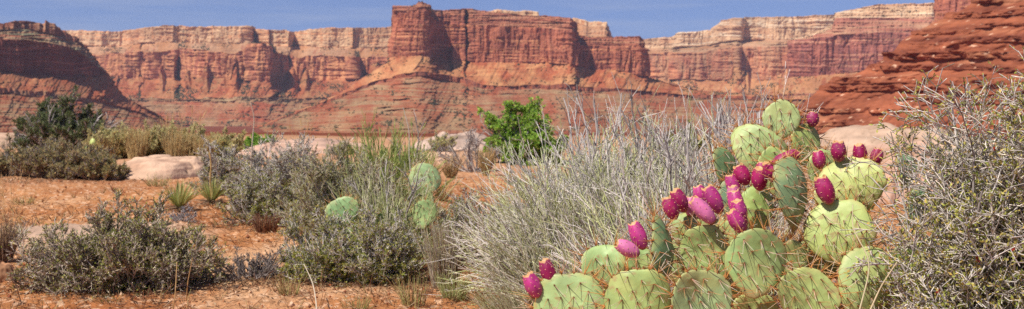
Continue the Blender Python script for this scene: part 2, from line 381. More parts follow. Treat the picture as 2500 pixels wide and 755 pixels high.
lm = (0, 10, 55, 66, 170, 176, 520)
cliff('shaded_mesa_cliffs', [(-900, 1050, (-40, -10, 20, 120, 190, 205, 335), lm), (-260, 1180, (20, 40, 60, 150, 208, 222, 335), lm), (-60, 1290, (50, 66, 88, 168, 214, 228, 335), lm), (0, 1330, (58, 74, 96, 176, 217, 230, 335), lm), (28, 1345, (52, 72, 96, 178, 218, 231, 335), lm), (70, 1380, (52, 74, 100, 182, 222, 236, 335), lm),
    (98, 1400, (58, 80, 103, 184, 224, 238, 335), lm), (106, 1405, (50, 80, 104, 185, 222, 232, 335), lm), (120, 1410, (56, 82, 106, 186, 226, 236, 335), lm), (150, 1440, (72, 92, 112, 188, 230, 238, 335), lm),
    (186, 1480, (90, 106, 124, 188, 236, 244, 335), lm), (210, 1510, (110, 122, 138, 186, 240, 247, 335), lm), (232, 1545, (140, 148, 158, 190, 244, 251, 335), lm), (262, 1590, sk(180, 250, 257), lm), (300, 1650, sk(232, 262, 268), lm), (400, 1720, sk(296, 299, 303), lm), (520, 1780, sk(330, 331, 332), lm)],
    ('cliff', 'ledge', 'cliff', 'talus', 'cliff', 'slope'), ((L2, L1, L3), (L1, G3, G2), (R2, L2, R1), (T2, G2, T1), (L1, G1, L2), (B1, G1, B2)),
    seed=340, scrub=900, default_off=lm, rim_rough=3)

def stepped_hill():
    # silhouette of the near red slope: (height as seen, left tip as seen)
    sil = [(-170, 2600), (-60, 2450), (0, 2386), (20, 2360), (38, 2318), (60, 2272), (74, 2262), (84, 2228), (98, 2196), (110, 2186), (118, 2181), (128, 2184), (133, 2212), (140, 2196), (150, 2150), (160, 2122), (168, 2118),
           (173, 2136), (182, 2090), (196, 2030), (206, 2008), (215, 2006), (220, 2040), (232, 2004), (246, 1978), (268, 1950), (290, 1920), (318, 1880), (350, 1860)]
    sp = np.array([s[0] for s in sil], float); sx = np.array([s[1] for s in sil], float)
    py = np.arange(-170, 350, 1.1)
    D0 = 400.0
    s = np.concatenate([-np.geomspace(1.0, 0.02, 14), np.linspace(0, 1, 560) ** 1.15])
    S, PY = np.meshgrid(s, py)
    L = 150.0
    a = S * L; aa = np.clip(a, 0, None)
    z = H + (YH - PY) / F * D0 + 0 * S
    wz = z + 0.05 * a + 1.2 * fbm(aa / 40, 2, o=2, seed=400) + .5 * fbm(aa / 7, 5, o=3, seed=401)
    # beds of rock: hard ones stand as broken steps, soft ones are slopes of rubble
    r_ = np.random.default_rng(42)
    th, hd = [], []
    for i in range(60):
        th += [r_.uniform(.7, 2.6), r_.uniform(.7, 3.4)]; hd += [1.0, 0.0]
    bnd = -22 + np.concatenate([[0], np.cumsum(th)]); hd = np.array(hd)
    bi = np.clip(np.searchsorted(bnd, wz) - 1, 0, len(hd) - 1)
    bot = bnd[bi]; fr = (wz - bot) / (bnd[bi + 1] - bot); hard = hd[bi]
    amt = hard * sstep(-.35, .15, noise(aa / 26, bi * 3.7, seed=402)) * (0.6 + .8 * np.abs(noise(bi * 1.3, 0.5, seed=403)))
    zeff = z - amt * (wz - bot)
    cell = np.floor(aa / (2.2 + 3.5 * np.abs(noise(bi * 2.1, 7.7, seed=404))) + .9 * noise(aa / 6, wz / 1.5, seed=405) + bi * .37)
    hsh = np.modf(np.abs(np.sin(cell * 12.9898 + bi * 78.233) * 43758.5453))[0]
    mp = np.array([-170, -60, 0, 20, 40, 60, 84, 100, 118, 140, 152, 168, 182, 205, 225, 250, 290, 350.]); mx_ = np.array([2600, 2450, 2386, 2360, 2318, 2272, 2228, 2200, 2188, 2170, 2146, 2120, 2092, 2020, 2000, 1968, 1920, 1860.])
    pe = YH - (zeff - H) * F / D0
    tip = np.interp(pe, mp, mx_) - 14 * hard * np.exp(-((PY - 124) / 9.0) ** 2)
    x = (tip - 1250) / F * D0 + np.where(S >= 0, S, 0.35 * -S) * L
    yy = D0 - np.where(S >= 0, 84 * (1 - (1 - np.clip(S, 0, 1)) ** 1.5), 60 * S)
    chop = fbm(a / 3.0, wz / 2.2, o=4, seed=406)
    gul = np.abs(fbm(a / 24, wz / 60, o=4, seed=407))
    outw = amt * (.6 + 1.7 * hsh * hsh + .5 * np.floor(fr * 3) / 3 * (hsh > .5)) + .75 * chop * (1 + .6 * hard) + 8 * gul + 1.3 * (hsh > .93) * (1 - hard)
    edge = sstep(0, .03, S)
    x = x - .65 * outw * (.35 + .65 * edge); yy = yy - .76 * outw * edge
    col1, col2, col3 = lin(160, 94, 66), lin(118, 66, 50), lin(184, 124, 90)
    k = np.clip(0.5 + 0.8 * noise(a / 80, wz / 2.0, seed=406) + 0.5 * fbm(a / 8, wz / 5, o=3, seed=407), 0, 1)[..., None]
    col = col1 + (col2 - col1) * k
    k = (sstep(0.2, 0.6, fbm(a / 14, wz / 6, o=3, seed=408)) * 0.6)[..., None]
    col = col + (col3 - col) * k
    k = (sstep(0.62, 0.72, fbm(a / 2.0, wz / 1.3, o=2, seed=409)))[..., None]
    col = col + (lin(214, 170, 138) - col) * k
    col *= (1 + 0.2 * fbm(a / 1.2, wz / 0.8, o=2, seed=410))[..., None]
    V = np.stack([x, yy, z], -1).reshape(-1, 3)
    o = mesh('stepped_red_hill', V, grid_faces(len(py), len(s))[:, ::-1], M_rock, col.reshape(-1, 3))
    tag(o, kind='structure')
stepped_hill()

def blobs(pts, rad, colr, name, mat, **kw):
    """small irregular bushes far off"""
    n = len(pts)
    base = np.array([[1, 0, 0], [0, 1, 0], [-1, 0, 0], [0, -1, 0], [0, 0, 1.1], [0, 0, -.6]], float)
    tri = np.array([[0, 1, 4], [1, 2, 4], [2, 3, 4], [3, 0, 4], [1, 0, 5], [2, 1, 5], [3, 2, 5], [0, 3, 5]])
    V = pts[:, None, :] + base[None] * (rad[:, None, None] * rng.uniform(0.6, 1.3, (n, 6, 1)))
    Fc = (np.arange(n)[:, None, None] * 6 + tri[None]).reshape(-1, 3)
    return mesh(name, V.reshape(-1, 3), Fc, mat, np.repeat(colr, 6, 0), **kw)
sp_ = np.concatenate(scrub_pts)
tag(blobs(sp_[:, :3], sp_[:, 3] * rng.uniform(0.8, 2.8, len(sp_)), lin(88, 84, 56) * rng.uniform(0.6, 1.4, (len(sp_), 1)), 'distant_scrub', M_leaf),
    'tiny dark bushes dotted over the far canyon slopes and ledges', 'scrub', kind='stuff')

# ------------------------------------------------------------------ rocks
def slab(label, px0, px1, ytop, ybase, d, depth=None, seed=0, col=(214, 176, 146), name='sandstone_slab', group='pale sandstone slabs', flat=2.6):
    w = (px1 - px0) / F * d / 2; x0 = ((px0 + px1) / 2 - 1250) / F * d
    depth = depth or w * 0.8
    n = 90
    u = np.linspace(-1, 1, n); U, V_ = np.meshgrid(u, u)
    r = (np.abs(U) ** flat + np.abs(V_) ** flat) ** (1 / flat)
    X = x0 + U * w * 1.04 + 0.10 * w * fbm(U * 1.5, V_ * 1.5, 1, o=2, seed=seed + 501); Yy = d + V_ * depth + 0.2 * depth * fbm(U * 1.5, V_ * 1.5, 7, o=2, seed=seed + 502)
    zt = H + (YH - ytop) / F * d
    base = float(gz(x0, d)) - 0.06
    hh = zt - base
    prof = np.clip(1 - r ** 2.6, 0, 1) ** 0.62
    z = base + hh * prof * (1 + 0.28 * fbm(U * 1.6, V_ * 1.6, o=3, seed=seed + 503))
    st = hh / 4.5
    zz = z / st; q = np.floor(zz) + sstep(0.25, 0.75, zz - np.floor(zz)); z = 0.7 * z + 0.3 * q * st
    z = z + 0.02 * hh * fbm(X * 6, Yy * 6, o=3, seed=seed + 504)
    crk = sstep(.05, .0, np.abs(fbm(X * 1.1 + 4, Yy * 1.1, o=3, seed=seed + 508))) * (r < .93)
    z = z - crk * .10 * hh
    z[r > 0.999] = base - 0.15
    c = lin(*col)[None, None] * .93 * (1 + 0.34 * fbm(X * 1.2, z * 9, Yy * .6, o=4, seed=seed + 505))[..., None]
    c = c * (1 - .45 * crk[..., None])
    st_ = (sstep(0.15, 0.5, fbm(X * 1.7, Yy * 1.7, o=4, seed=seed + 506)) * 0.5)[..., None]
    c = c * (1 - st_) + lin(170, 128, 104) * st_
    Vv = np.stack([X, Yy, z], -1).reshape(-1, 3)
    o = mesh(name, Vv, grid_faces(n, n), M_slick, c.reshape(-1, 3), smooth=True, origin=(x0, d, base))
    return tag(o, label, 'rock', group)

slab('low pale slickrock hump between the left shrub row and the spiky yuccas', 296, 520, 380, 452, 15.5, 1.3, 1)
slab('flat pink sandstone shelf at the far left edge below the dark bush', -160, 130, 326, 372, 33, 3, 2)
slab('long whitish sandstone ledge behind the grey shrubs left of centre', 620, 905, 342, 400, 27, 3, 3, (206, 168, 144))
slab('small rounded white boulder between the green broom and bright green bush', 1008, 1225, 326, 366, 25, 1.6, 4, (200, 172, 152))
slab('flat tan stone lying in front of the rounded white boulder', 1005, 1130, 374, 402, 19, .5, 5, (212, 172, 140))
slab('broad pale slickrock dome behind the cactus, below the stepped red hill', 1990, 2380, 308, 372, 21, 3.0, 6, (196, 164, 138))
slab('pale rounded boulder just behind the thorny bush and cactus pads', 2080, 2330, 352, 440, 11, 1.0, 7, (196, 158, 134))
slab('cracked orange rock at the lower left edge below the grass clump', -70, 52, 640, 690, 5.6, 0.12, 8, (200, 146, 108))
slab('flat sandstone pavement patch behind the big lower left shrub', -40, 270, 560, 600, 7.6, 0.7, 9, (206, 170, 142))

# ------------------------------------------------------------------ plant growth
def unit(v):
    return v / np.maximum(np.linalg.norm(v, axis=-1, keepdims=True), 1e-9)

def grow(st, dr, ln, r0, r1, k=4, wob=0.15, lift=0.0):
    """polylines from st along dr, wandering by wob and lifting (or sagging) by lift"""
    n = len(st)
    pts = np.zeros((n, k + 1, 3)); pts[:, 0] = st
    d = unit(dr).copy(); seg = (ln / k)[:, None]
    for i in range(k):
        d = unit(d + wob * rng.normal(size=(n, 3)) + np.array([0, 0, lift]))
        pts[:, i + 1] = pts[:, i] + d * seg
    rad = r0[:, None] + (r1 - r0)[:, None] * np.linspace(0, 1, k + 1)[None]
    return pts, rad

def fork(pts, rad, m, tmin=0.25, tmax=1.0, spread=0.8, lr=(0.3, 0.6), rr=0.6, up=0.0):
    """m side shoots from each polyline"""
    n, k1, _ = pts.shape; k = k1 - 1
    idx = np.repeat(np.arange(n), m)
    t = rng.uniform(tmin, tmax, n * m) * k
    i = np.minimum(t.astype(int), k - 1); f = (t - i)[:, None]
    a, b = pts[idx, i], pts[idx, i + 1]
    st = a + (b - a) * f
    L = np.linalg.norm(pts[:, 1:] - pts[:, :-1], axis=2).sum(1)[idx]
    dr = unit(unit(b - a) + spread * unit(rng.normal(size=(n * m, 3))) + np.array([0, 0, up]))
    ln = L * rng.uniform(lr[0], lr[1], n * m) * (1 - 0.4 * t / k)
    r0 = (rad[idx, i] * (1 - f[:, 0]) + rad[idx, i + 1] * f[:, 0]) * rr
    return st, dr, ln, r0, idx

def tubes(pts, rad, col, sides=3):
    n, k1, _ = pts.shape
    d = np.gradient(pts, axis=1); d = unit(d)
    ref = np.where(np.abs(d[..., 2:3]) > 0.9, np.array([1.0, 0, 0]), np.array([0, 0, 1.0]))
    a = unit(np.cross(d, ref)); b = np.cross(d, a)
    th = np.arange(sides) * 2 * PI / sides
    V = pts[:, :, None] + rad[:, :, None, None] * (np.cos(th)[None, None, :, None] * a[:, :, None] + np.sin(th)[None, None, :, None] * b[:, :, None])
    i = np.arange(n)[:, None, None] * k1 * sides + np.arange(k1 - 1)[None, :, None] * sides + np.arange(sides)[None, None]
    j = np.arange(n)[:, None, None] * k1 * sides + np.arange(k1 - 1)[None, :, None] * sides + ((np.arange(sides) + 1) % sides)[None, None]
    Q = np.stack([i, j, j + sides, i + sides], -1).reshape(-1, 4)
    if col.ndim == 2:
        c = np.repeat(col, k1 * sides, 0)
    else:
        c = np.repeat(col.reshape(-1, 3), sides, 0)
    return V.reshape(-1, 3), Q, c

def leaves(p, dr, ln, wd, col):
    """one small folded leaf at each point"""
    n = len(p)
    d = unit(dr); s = unit(np.cross(d, rng.normal(size=(n, 3))))
    nn = np.cross(d, s)
    V = np.stack([p, p + d * ln[:, None] * .5 + s * wd[:, None] * .5 + nn * wd[:, None] * .15, p + d * ln[:, None], p + d * ln[:, None] * .5 - s * wd[:, None] * .5 + nn * wd[:, None] * .15], 1)
    return V.reshape(-1, 3), np.arange(n * 4).reshape(n, 4), np.repeat(col, 4, 0)

def join(parts):
    Vs, Qs, Cs = [], [], []; k = 0
    for V, Q, c in parts:
        Vs.append(V); Qs.append(Q + k); Cs.append(c); k += len(V)
    return np.concatenate(Vs), Qs, np.concatenate(Cs)

def pick(pal, w, n, var=0.2):
    p = np.array(pal); w = np.array(w, float) / np.sum(w)
    return p[rng.choice(len(p), n, p=w)] * rng.uniform(1 - var, 1 + var, (n, 1))

GREY = [lin(176, 168, 166), lin(140, 132, 134), lin(104, 94, 90), lin(196, 184, 168)]
OLIVE = [lin(128, 132, 70), lin(150, 146, 82), lin(96, 104, 56), lin(164, 150, 92)]

def shrub(label, cat, px, d, wpx, hpx, name='shrub', depth=None, stems=26, m1=7, m2=6, m3=3, wood=GREY, ww=(3, 3, 2, 1), leaf=OLIVE, lw=(3, 3, 3, 1),
          nleaf=3.0, ll=0.010, lwid=0.004, rad=0.006, spread=0.9, up=0.15, wob=0.22, group=None, dead=0, base=None, twig_r=0.35, top=None, lean=(0, 0), spots=0, ragged=.36, seed=None, low=0.12, minr=None):
    """a branching shrub: px, d = where its foot stands, wpx, hpx = how big it looks"""
    global rng
    rng = np.random.default_rng(seed if seed is not None else int(px * 7 + d * 131) % 100000)
    x0 = (px - 1250) / F * d; z0 = float(gz(x0, d)) if base is None else base
    W = wpx / F * d / 2; Hh = hpx / F * d; Dp = depth if depth else W * 0.9
    root = thing(name, (x0, d, z0), label, cat, group)
    minr = minr if minr else 0.00042 * d * 0.55
    # main stems reach to all parts of an uneven dome
    ph = rng.uniform(0, 2 * PI, stems); q = rng.uniform(0, 1, stems) ** 0.5
    el = np.arccos(np.clip(rng.uniform(low, 1, stems), 0, 1))
    lob = 1 + ragged * fbm(np.cos(ph) * 1.7, np.sin(ph) * 1.7, el, o=2, seed=int(px) % 97)
    tgt = np.stack([np.cos(ph) * np.sin(el) * W + lean[0] * W, np.sin(ph) * np.sin(el) * Dp, np.cos(el) * Hh * 0.95 + .02], 1) * (lob * rng.uniform(0.60, 1.02, stems))[:, None]
    st = np.stack([np.cos(ph) * W * .16 * q, np.sin(ph) * Dp * .16 * q, np.full(stems, -0.02)], 1)
    dv = tgt - st; ln = np.linalg.norm(dv, axis=1)
    p0, r0 = grow(st, unit(dv) - np.array([0, 0, 0.12]), ln, np.full(stems, rad), np.full(stems, rad * .45), 6, wob * .6, 0.05)
    s, dr, l1, rr, _ = fork(p0, r0, m1, .3, 1.0, spread, (.28, .5), .6, up)
    p1, r1 = grow(s, dr, l1, rr, rr * .5, 4, wob, up * .3)
    s, dr, l2, rr, _ = fork(p1, r1, m2, .2, 1.0, spread, (.35, .7), .6, up)
    p2, r2 = grow(s, dr, l2, rr, rr * .5, 3, wob, up * .3)
    lv = [(p0, r0, 4), (p1, r1, 3), (p2, r2, 3)]
    last = (p2, r2)
    if m3:
        s, dr, l3, rr, _ = fork(p2, r2, m3, .2, 1.0, spread, (.4, .8), .65, up)
        p3, r3 = grow(s, dr, l3, rr, rr * .6, 2, wob, up * .3)
        lv.append((p3, r3, 3)); last = (p3, r3)
    parts = []
    for pts, r, sd in lv:
        pts[..., 2] = np.maximum(pts[..., 2], 0.004)
        parts.append(tubes(pts, np.maximum(r, minr), pick(wood, ww, len(pts)), sd))
    V, Q, c = join(parts)
    mesh('branches', V, Q, M_twig, c, root)
    if nleaf:
        pts, r = last; n = int(len(pts) * nleaf)
        idx = rng.integers(0, len(pts), n); t = rng.uniform(0.1, 1, n) * (pts.shape[1] - 1); i = np.minimum(t.astype(int), pts.shape[1] - 2); f = (t - i)[:, None]
        a, b = pts[idx, i], pts[idx, i + 1]
        p = a + (b - a) * f
        dr = unit(unit(b - a) + 0.9 * rng.normal(size=(n, 3)) + np.array([0, 0, .3]))
        # clumps of one colour
        cc = pick(leaf, lw, n, .25)
        cl = fbm(p[:, 0] / W * 2.2, p[:, 1] / W * 2.2, p[:, 2] / W * 2.2, o=2, seed=3)
        keep = rng.uniform(0, 1, n) < 0.85 + 0.9 * cl
        V, Q, c = leaves(p[keep], dr[keep], ll * rng.uniform(.6, 1.3, keep.sum()), lwid * rng.uniform(.7, 1.3, keep.sum()), cc[keep])
        mesh('foliage', V, Q, M_leaf, c, root)
    if spots:
        pts, r = last; ii = rng.choice(len(pts), spots * 3, replace=False)
        q = pts[ii][:, -1]; ii = np.argsort(q[:, 1])[:spots]; q = q[ii]
        pp = np.repeat(q, 4, 0); V, Q, c = leaves(pp, rng.normal(size=pp.shape) + np.array([0, 0, .6]), rng.uniform(.005, .009, len(pp)), rng.uniform(.004, .006, len(pp)), pick([lin(160, 50, 36), lin(130, 60, 40), lin(196, 80, 50)], (2, 2, 1), len(pp)))
        tag(mesh('dried_flowers', V, Q, M_leaf, c, root), 'scattered dry red flower remains', kind='stuff')
    if dead:
        ph = rng.uniform(0, 2 * PI, dead)
        st = np.stack([np.cos(ph) * W * .3, np.sin(ph) * Dp * .3, np.full(dead, .02)], 1)
        dr = np.stack([np.cos(ph), np.sin(ph) * .7, rng.uniform(0.1, 1.2, dead)], 1)
        p, r = grow(st, dr, Hh * rng.uniform(.6, 1.15, dead), np.full(dead, rad), np.full(dead, rad * .4), 6, .22)
        s, dr, l, rr, _ = fork(p, r, 5, .3, 1, .8, (.3, .5), .6, .1)
        q_, rq = grow(s, dr, l, rr, rr * .4, 4, .25)
        cw = pick([lin(196, 186, 176), lin(170, 160, 156)], (1, 1), dead); cw2 = pick([lin(196, 186, 176), lin(170, 160, 156)], (1, 1), len(q_))
        V, Q, c = join([tubes(p, np.maximum(r, minr * 1.4), cw, 4), tubes(q_, np.maximum(rq, minr * 1.2), cw2, 3)])
        tag(mesh('dead_branches', V, Q, M_twig, c, root), 'bare bleached grey branches')
    return root

def blades(px, d, wpx, hpx, n, lean=0.35, wid=0.002, pal=None, w=None, sag=-0.10, k=5, heads=0.0, seedv=0, foot=0.25, tall=0.4, dirx=0.0):
    """geometry of a tuft: narrow blades fanning from one foot"""
    global rng
    rng = np.random.default_rng(int(px * 3 + d * 57 + seedv))
    pal = pal or [lin(214, 186, 130), lin(192, 160, 104), lin(160, 150, 96)]
    w = w or [1] * len(pal)
    W = wpx / F * d / 2; Hh = hpx / F * d
    ph = rng.uniform(0, 2 * PI, n); rr = rng.uniform(0, 1, n) ** .5
    st = np.stack([np.cos(ph) * W * foot * rr, np.sin(ph) * W * foot * rr, np.full(n, -0.01)], 1)
    out = rng.uniform(0, 1, n) ** .7
    dr = np.stack([np.cos(ph) * out * W * (1 - foot) / Hh + dirx, np.sin(ph) * out * W * (1 - foot) / Hh, np.ones(n)], 1)
    ln = Hh * rng.uniform(tall, 1.05, n)
    minr = 0.00042 * d * .5
    p, r = grow(st, dr, ln, np.full(n, max(wid, minr)), np.full(n, max(wid * .35, minr * .7)), k, .06, sag)
    p[..., 2] = np.maximum(p[..., 2], 0.003)
    col = pick(pal, w, n)
    parts = [tubes(p, r, col, 3)]
    if heads:
        m = max(1, int(n * heads)); ix = rng.choice(n, m, replace=False)
        q = p[ix][:, -2:]; q = np.stack([q[:, 0], (q[:, 0] + q[:, 1]) / 2, q[:, 1]], 1)
        R = np.stack([r[ix][:, -1], r[ix][:, -1] * 3.0, r[ix][:, -1]], 1)
        parts.append(tubes(q, R, pick([lin(206, 170, 116)], [1], m), 4))
    return join(parts)

def tuft(label, px, d, wpx, hpx, n, name='grass_tuft', cat='grass tuft', group='dry grass tufts', mat=None, **kw):
    V, Q, c = blades(px, d, wpx, hpx, n, **kw)
    x0 = (px - 1250) / F * d; z0 = float(gz(x0, d))
    V = V + np.array([x0, d, z0])
    o = mesh(name, V, Q, mat or M_grass, c, origin=(x0, d, z0))
    return tag(o, label, cat, group)

# ---- far row of shrubs
DKG = [lin(112, 124, 74), lin(136, 142, 96), lin(84, 96, 62), lin(154, 152, 116)]
shrub('large dark green bush with silvery dead limbs on the left skyline', 'bush', 165, 29, 270, 118, name='dark_green_bush', stems=90, m1=10, m2=7, m3=3, leaf=DKG, lw=(3, 2, 3, 1), nleaf=7, ll=.075, lwid=.022, rad=.03, dead=22, spread=.6, up=.45, low=.0, depth=1.2)
shrub('grey twiggy skirt of brush at the left foot of the dark green bush', 'shrub', 85, 29.5, 120, 58, stems=30, m1=8, m2=6, m3=3, nleaf=1.0, leaf=DKG, ll=.05, lwid=.02, rad=.016, group='background shrubs')
YG = [lin(206, 200, 134), lin(222, 208, 150), lin(178, 176, 110), lin(226, 204, 150)]
for i, (px, d, w, h, lb) in enumerate([
    (285, 21.5, 160, 62, 'yellow green brush directly right of the small upright cactus pad'),
    (365, 22, 190, 72, 'tall straw coloured brush behind the slickrock hump'),
    (455, 22.5, 170, 62, 'yellowish brush at the right end of the straw coloured row'),
    (545, 22, 150, 52, 'low yellow green brush left of the small bright green bush'),
    (225, 22, 70, 34, 'small olive brush right below the dark green bush')]):
    shrub(lb, 'shrub', px, d, w, h, stems=110, m1=7, m2=5, m3=2, wood=[lin(178, 160, 112), lin(150, 140, 100), lin(140, 126, 104)], ww=(2, 2, 1), leaf=YG, lw=(3, 3, 2, 2), nleaf=3.2, ll=.055, lwid=.014, rad=.009, spread=.35, up=.6, group='background shrubs', low=.35)
for i, (px, d, w, h, lb) in enumerate([
    (20, 14.8, 220, 64, 'brownish grey shrub cut by the left picture edge above the orange bank'),
    (115, 14.6, 180, 72, 'olive and grey shrub second from left above the orange bank'),
    (185, 14.4, 160, 76, 'rounded shrub with orange tinged top in the left row'),
    (252, 14.2, 140, 66, 'olive shrub at the right end of the row above the orange bank'),
    (135, 15.6, 150, 84, 'taller tan brush peeking over the left shrub row')]):
    shrub(lb, 'shrub', px, d, w, h, stems=80, m1=8, m2=6, m3=2, wood=[lin(170, 158, 150), lin(118, 104, 98), lin(166, 140, 110)], ww=(3, 3, 2), leaf=[lin(188, 176, 120), lin(160, 152, 100), lin(206, 170, 114), lin(130, 126, 90)], lw=(3, 3, 2, 2), nleaf=3.2, ll=.03, lwid=.010, rad=.008, spread=.6, up=.4, group='shrubs above the orange bank', low=.15)
BG = [lin(142, 182, 68), lin(172, 202, 86), lin(104, 144, 54), lin(190, 208, 108)]
shrub('small bright green bush on the skyline above the pale ledge', 'bush', 622, 27, 84, 38, name='green_bush', stems=26, m1=8, m2=5, m3=2, leaf=BG, nleaf=4, ll=.075, lwid=.04, rad=.012, group='bright green bushes', low=.2, lean=(0.1, 0))
shrub('silvery grey bush left of the small bright green bush', 'shrub', 570, 26, 60, 36, stems=26, m1=8, m2=5, m3=2, nleaf=1, leaf=YG, ll=.04, lwid=.015, rad=.012, group='background shrubs')
shrub('big bright green leafy bush standing at the centre of the view', 'bush', 1280, 19, 240, 132, name='green_bush', stems=90, m1=9, m2=7, m3=3, leaf=BG, lw=(3, 3, 2, 2), nleaf=6, ll=.052, lwid=.030, rad=.018, group='bright green bushes', spread=.8, up=.3, low=-.05, depth=.55, dead=4)
shrub('tangle of dead grey branches left of the big bright green bush', 'dead shrub', 1155, 17, 170, 110, name='dead_shrub', stems=24, m1=6, m2=4, m3=1, nleaf=0, wood=[lin(176, 166, 158), lin(132, 120, 114)], ww=(2, 1), rad=.014, spread=.9, up=.1, lean=(-.25, 0), low=.1)
shrub('yellow green bush showing over the grey broom shrub', 'bush', 1670, 16, 140, 60, stems=26, m1=8, m2=6, m3=2, leaf=[lin(150, 152, 72), lin(126, 132, 58)], lw=(1, 1), nleaf=3, ll=.04, lwid=.018, rad=.010, group='background shrubs', base=0.28)
shrub('grey brush rising between the topmost cactus pads and slickrock dome', 'shrub', 2015, 9, 110, 70, stems=40, m1=6, m2=5, m3=2, nleaf=.8, leaf=YG, ll=.02, lwid=.006, rad=.006, group='background shrubs', base=.35)
shrub('low pale brush in front of the rounded white boulder', 'shrub', 1075, 23, 90, 42, stems=36, m1=6, m2=4, m3=2, nleaf=2, leaf=YG, ll=.05, lwid=.012, rad=.009, spread=.4, up=.6, group='background shrubs')
shrub('dark little shrub at the right end of the long whitish ledge', 'shrub', 845, 22, 60, 32, stems=26, m1=7, m2=5, m3=2, nleaf=2.5, leaf=YG, ll=.04, lwid=.014, rad=.009, group='background shrubs')

# ---- middle distance
GREYL = [lin(200, 186, 172), lin(156, 140, 126), lin(104, 88, 76), lin(220, 204, 178)]
OLIVL = [lin(164, 168, 74), lin(190, 184, 88), lin(124, 136, 58), lin(200, 178, 104)]
BB = dict(wood=[lin(212, 204, 196), lin(176, 166, 158), lin(124, 110, 100), lin(226, 214, 194)], ww=(3, 3, 2, 2), leaf=OLIVL, lw=(3, 3, 3, 1), spread=.8, wob=.2)
SG = 'grey twiggy shrubs'
shrub('dark grey twiggy shrub behind the flowering yucca', 'shrub', 545, 11.5, 170, 120, stems=60, m1=9, m2=7, m3=3, nleaf=1.2, ll=.018, lwid=.007, rad=.007, group=SG, **BB)
shrub('wide grey brown shrub in front of the long whitish ledge', 'shrub', 690, 9.4, 290, 175, stems=90, m1=10, m2=8, m3=3, nleaf=1.1, ll=.016, lwid=.006, rad=.007, group=SG, low=.0, **BB)
shrub('green grey shrub beside the bare sand path right of the yuccas', 'shrub', 640, 8.4, 210, 130, stems=66, m1=9, m2=7, m3=3, nleaf=2.0, ll=.016, lwid=.006, rad=.006, group=SG, **BB)
shrub('tall pale shrub rising behind the three small cactus pads', 'shrub', 850, 7.6, 330, 210, stems=100, m1=10, m2=8, m3=3, nleaf=1.4, ll=.015, lwid=.005, rad=.006, group=SG, low=.0, spread=.7, up=.25, wood=[lin(200, 190, 172), lin(172, 162, 144), lin(130, 120, 110), lin(180, 178, 132)], ww=(3, 3, 1, 3), leaf=OLIVL, lw=(3, 3, 2, 1))
shrub('olive shrub below the leftmost small cactus pad', 'shrub', 785, 5.5, 230, 180, stems=60, m1=9, m2=7, m3=3, nleaf=2.0, ll=.014, lwid=.005, rad=.006, group=SG, low=-.05, **BB)
shrub('grey and olive shrub between the leftmost and lowest small cactus pads', 'shrub', 935, 5.45, 220, 185, stems=80, m1=8, m2=7, m3=3, nleaf=1.8, ll=.014, lwid=.005, rad=.006, group=SG, low=-.05, **BB)
shrub('compact dark shrub casting shade right of the small cactus pads', 'shrub', 1125, 6.3, 200, 160, stems=64, m1=9, m2=7, m3=3, nleaf=1.7, ll=.013, lwid=.0045, rad=.006, group=SG, low=.0, **BB)
shrub('large sprawling grey green shrub on bare soil at lower left', 'shrub', 310, 5.3, 570, 192, stems=150, m1=9, m2=8, m3=3, nleaf=1.7, ll=.014, lwid=.0046, rad=.0065, minr=.0017, group=SG, low=-.02, depth=.40, **{**BB, 'wood': [lin(190, 174, 158), lin(146, 128, 112), lin(98, 82, 70), lin(214, 198, 172)]})
shrub('bare dead twigs sprawling right from the large lower left shrub', 'dead shrub', 600, 5.55, 230, 60, name='dead_shrub', stems=40, m1=7, m2=5, m3=2, nleaf=0.1, leaf=OLIVE, rad=.005, low=-.05, depth=.2, wood=[lin(130, 118, 112), lin(96, 84, 80), lin(168, 156, 148)], ww=(2, 2, 1))
shrub('low tan wisps of dead twigs beside the left yucca', 'dead shrub', 450, 8.6, 90, 34, name='dead_shrub', stems=22, m1=6, m2=4, m3=1, nleaf=0, rad=.004, wood=GREY, low=0)

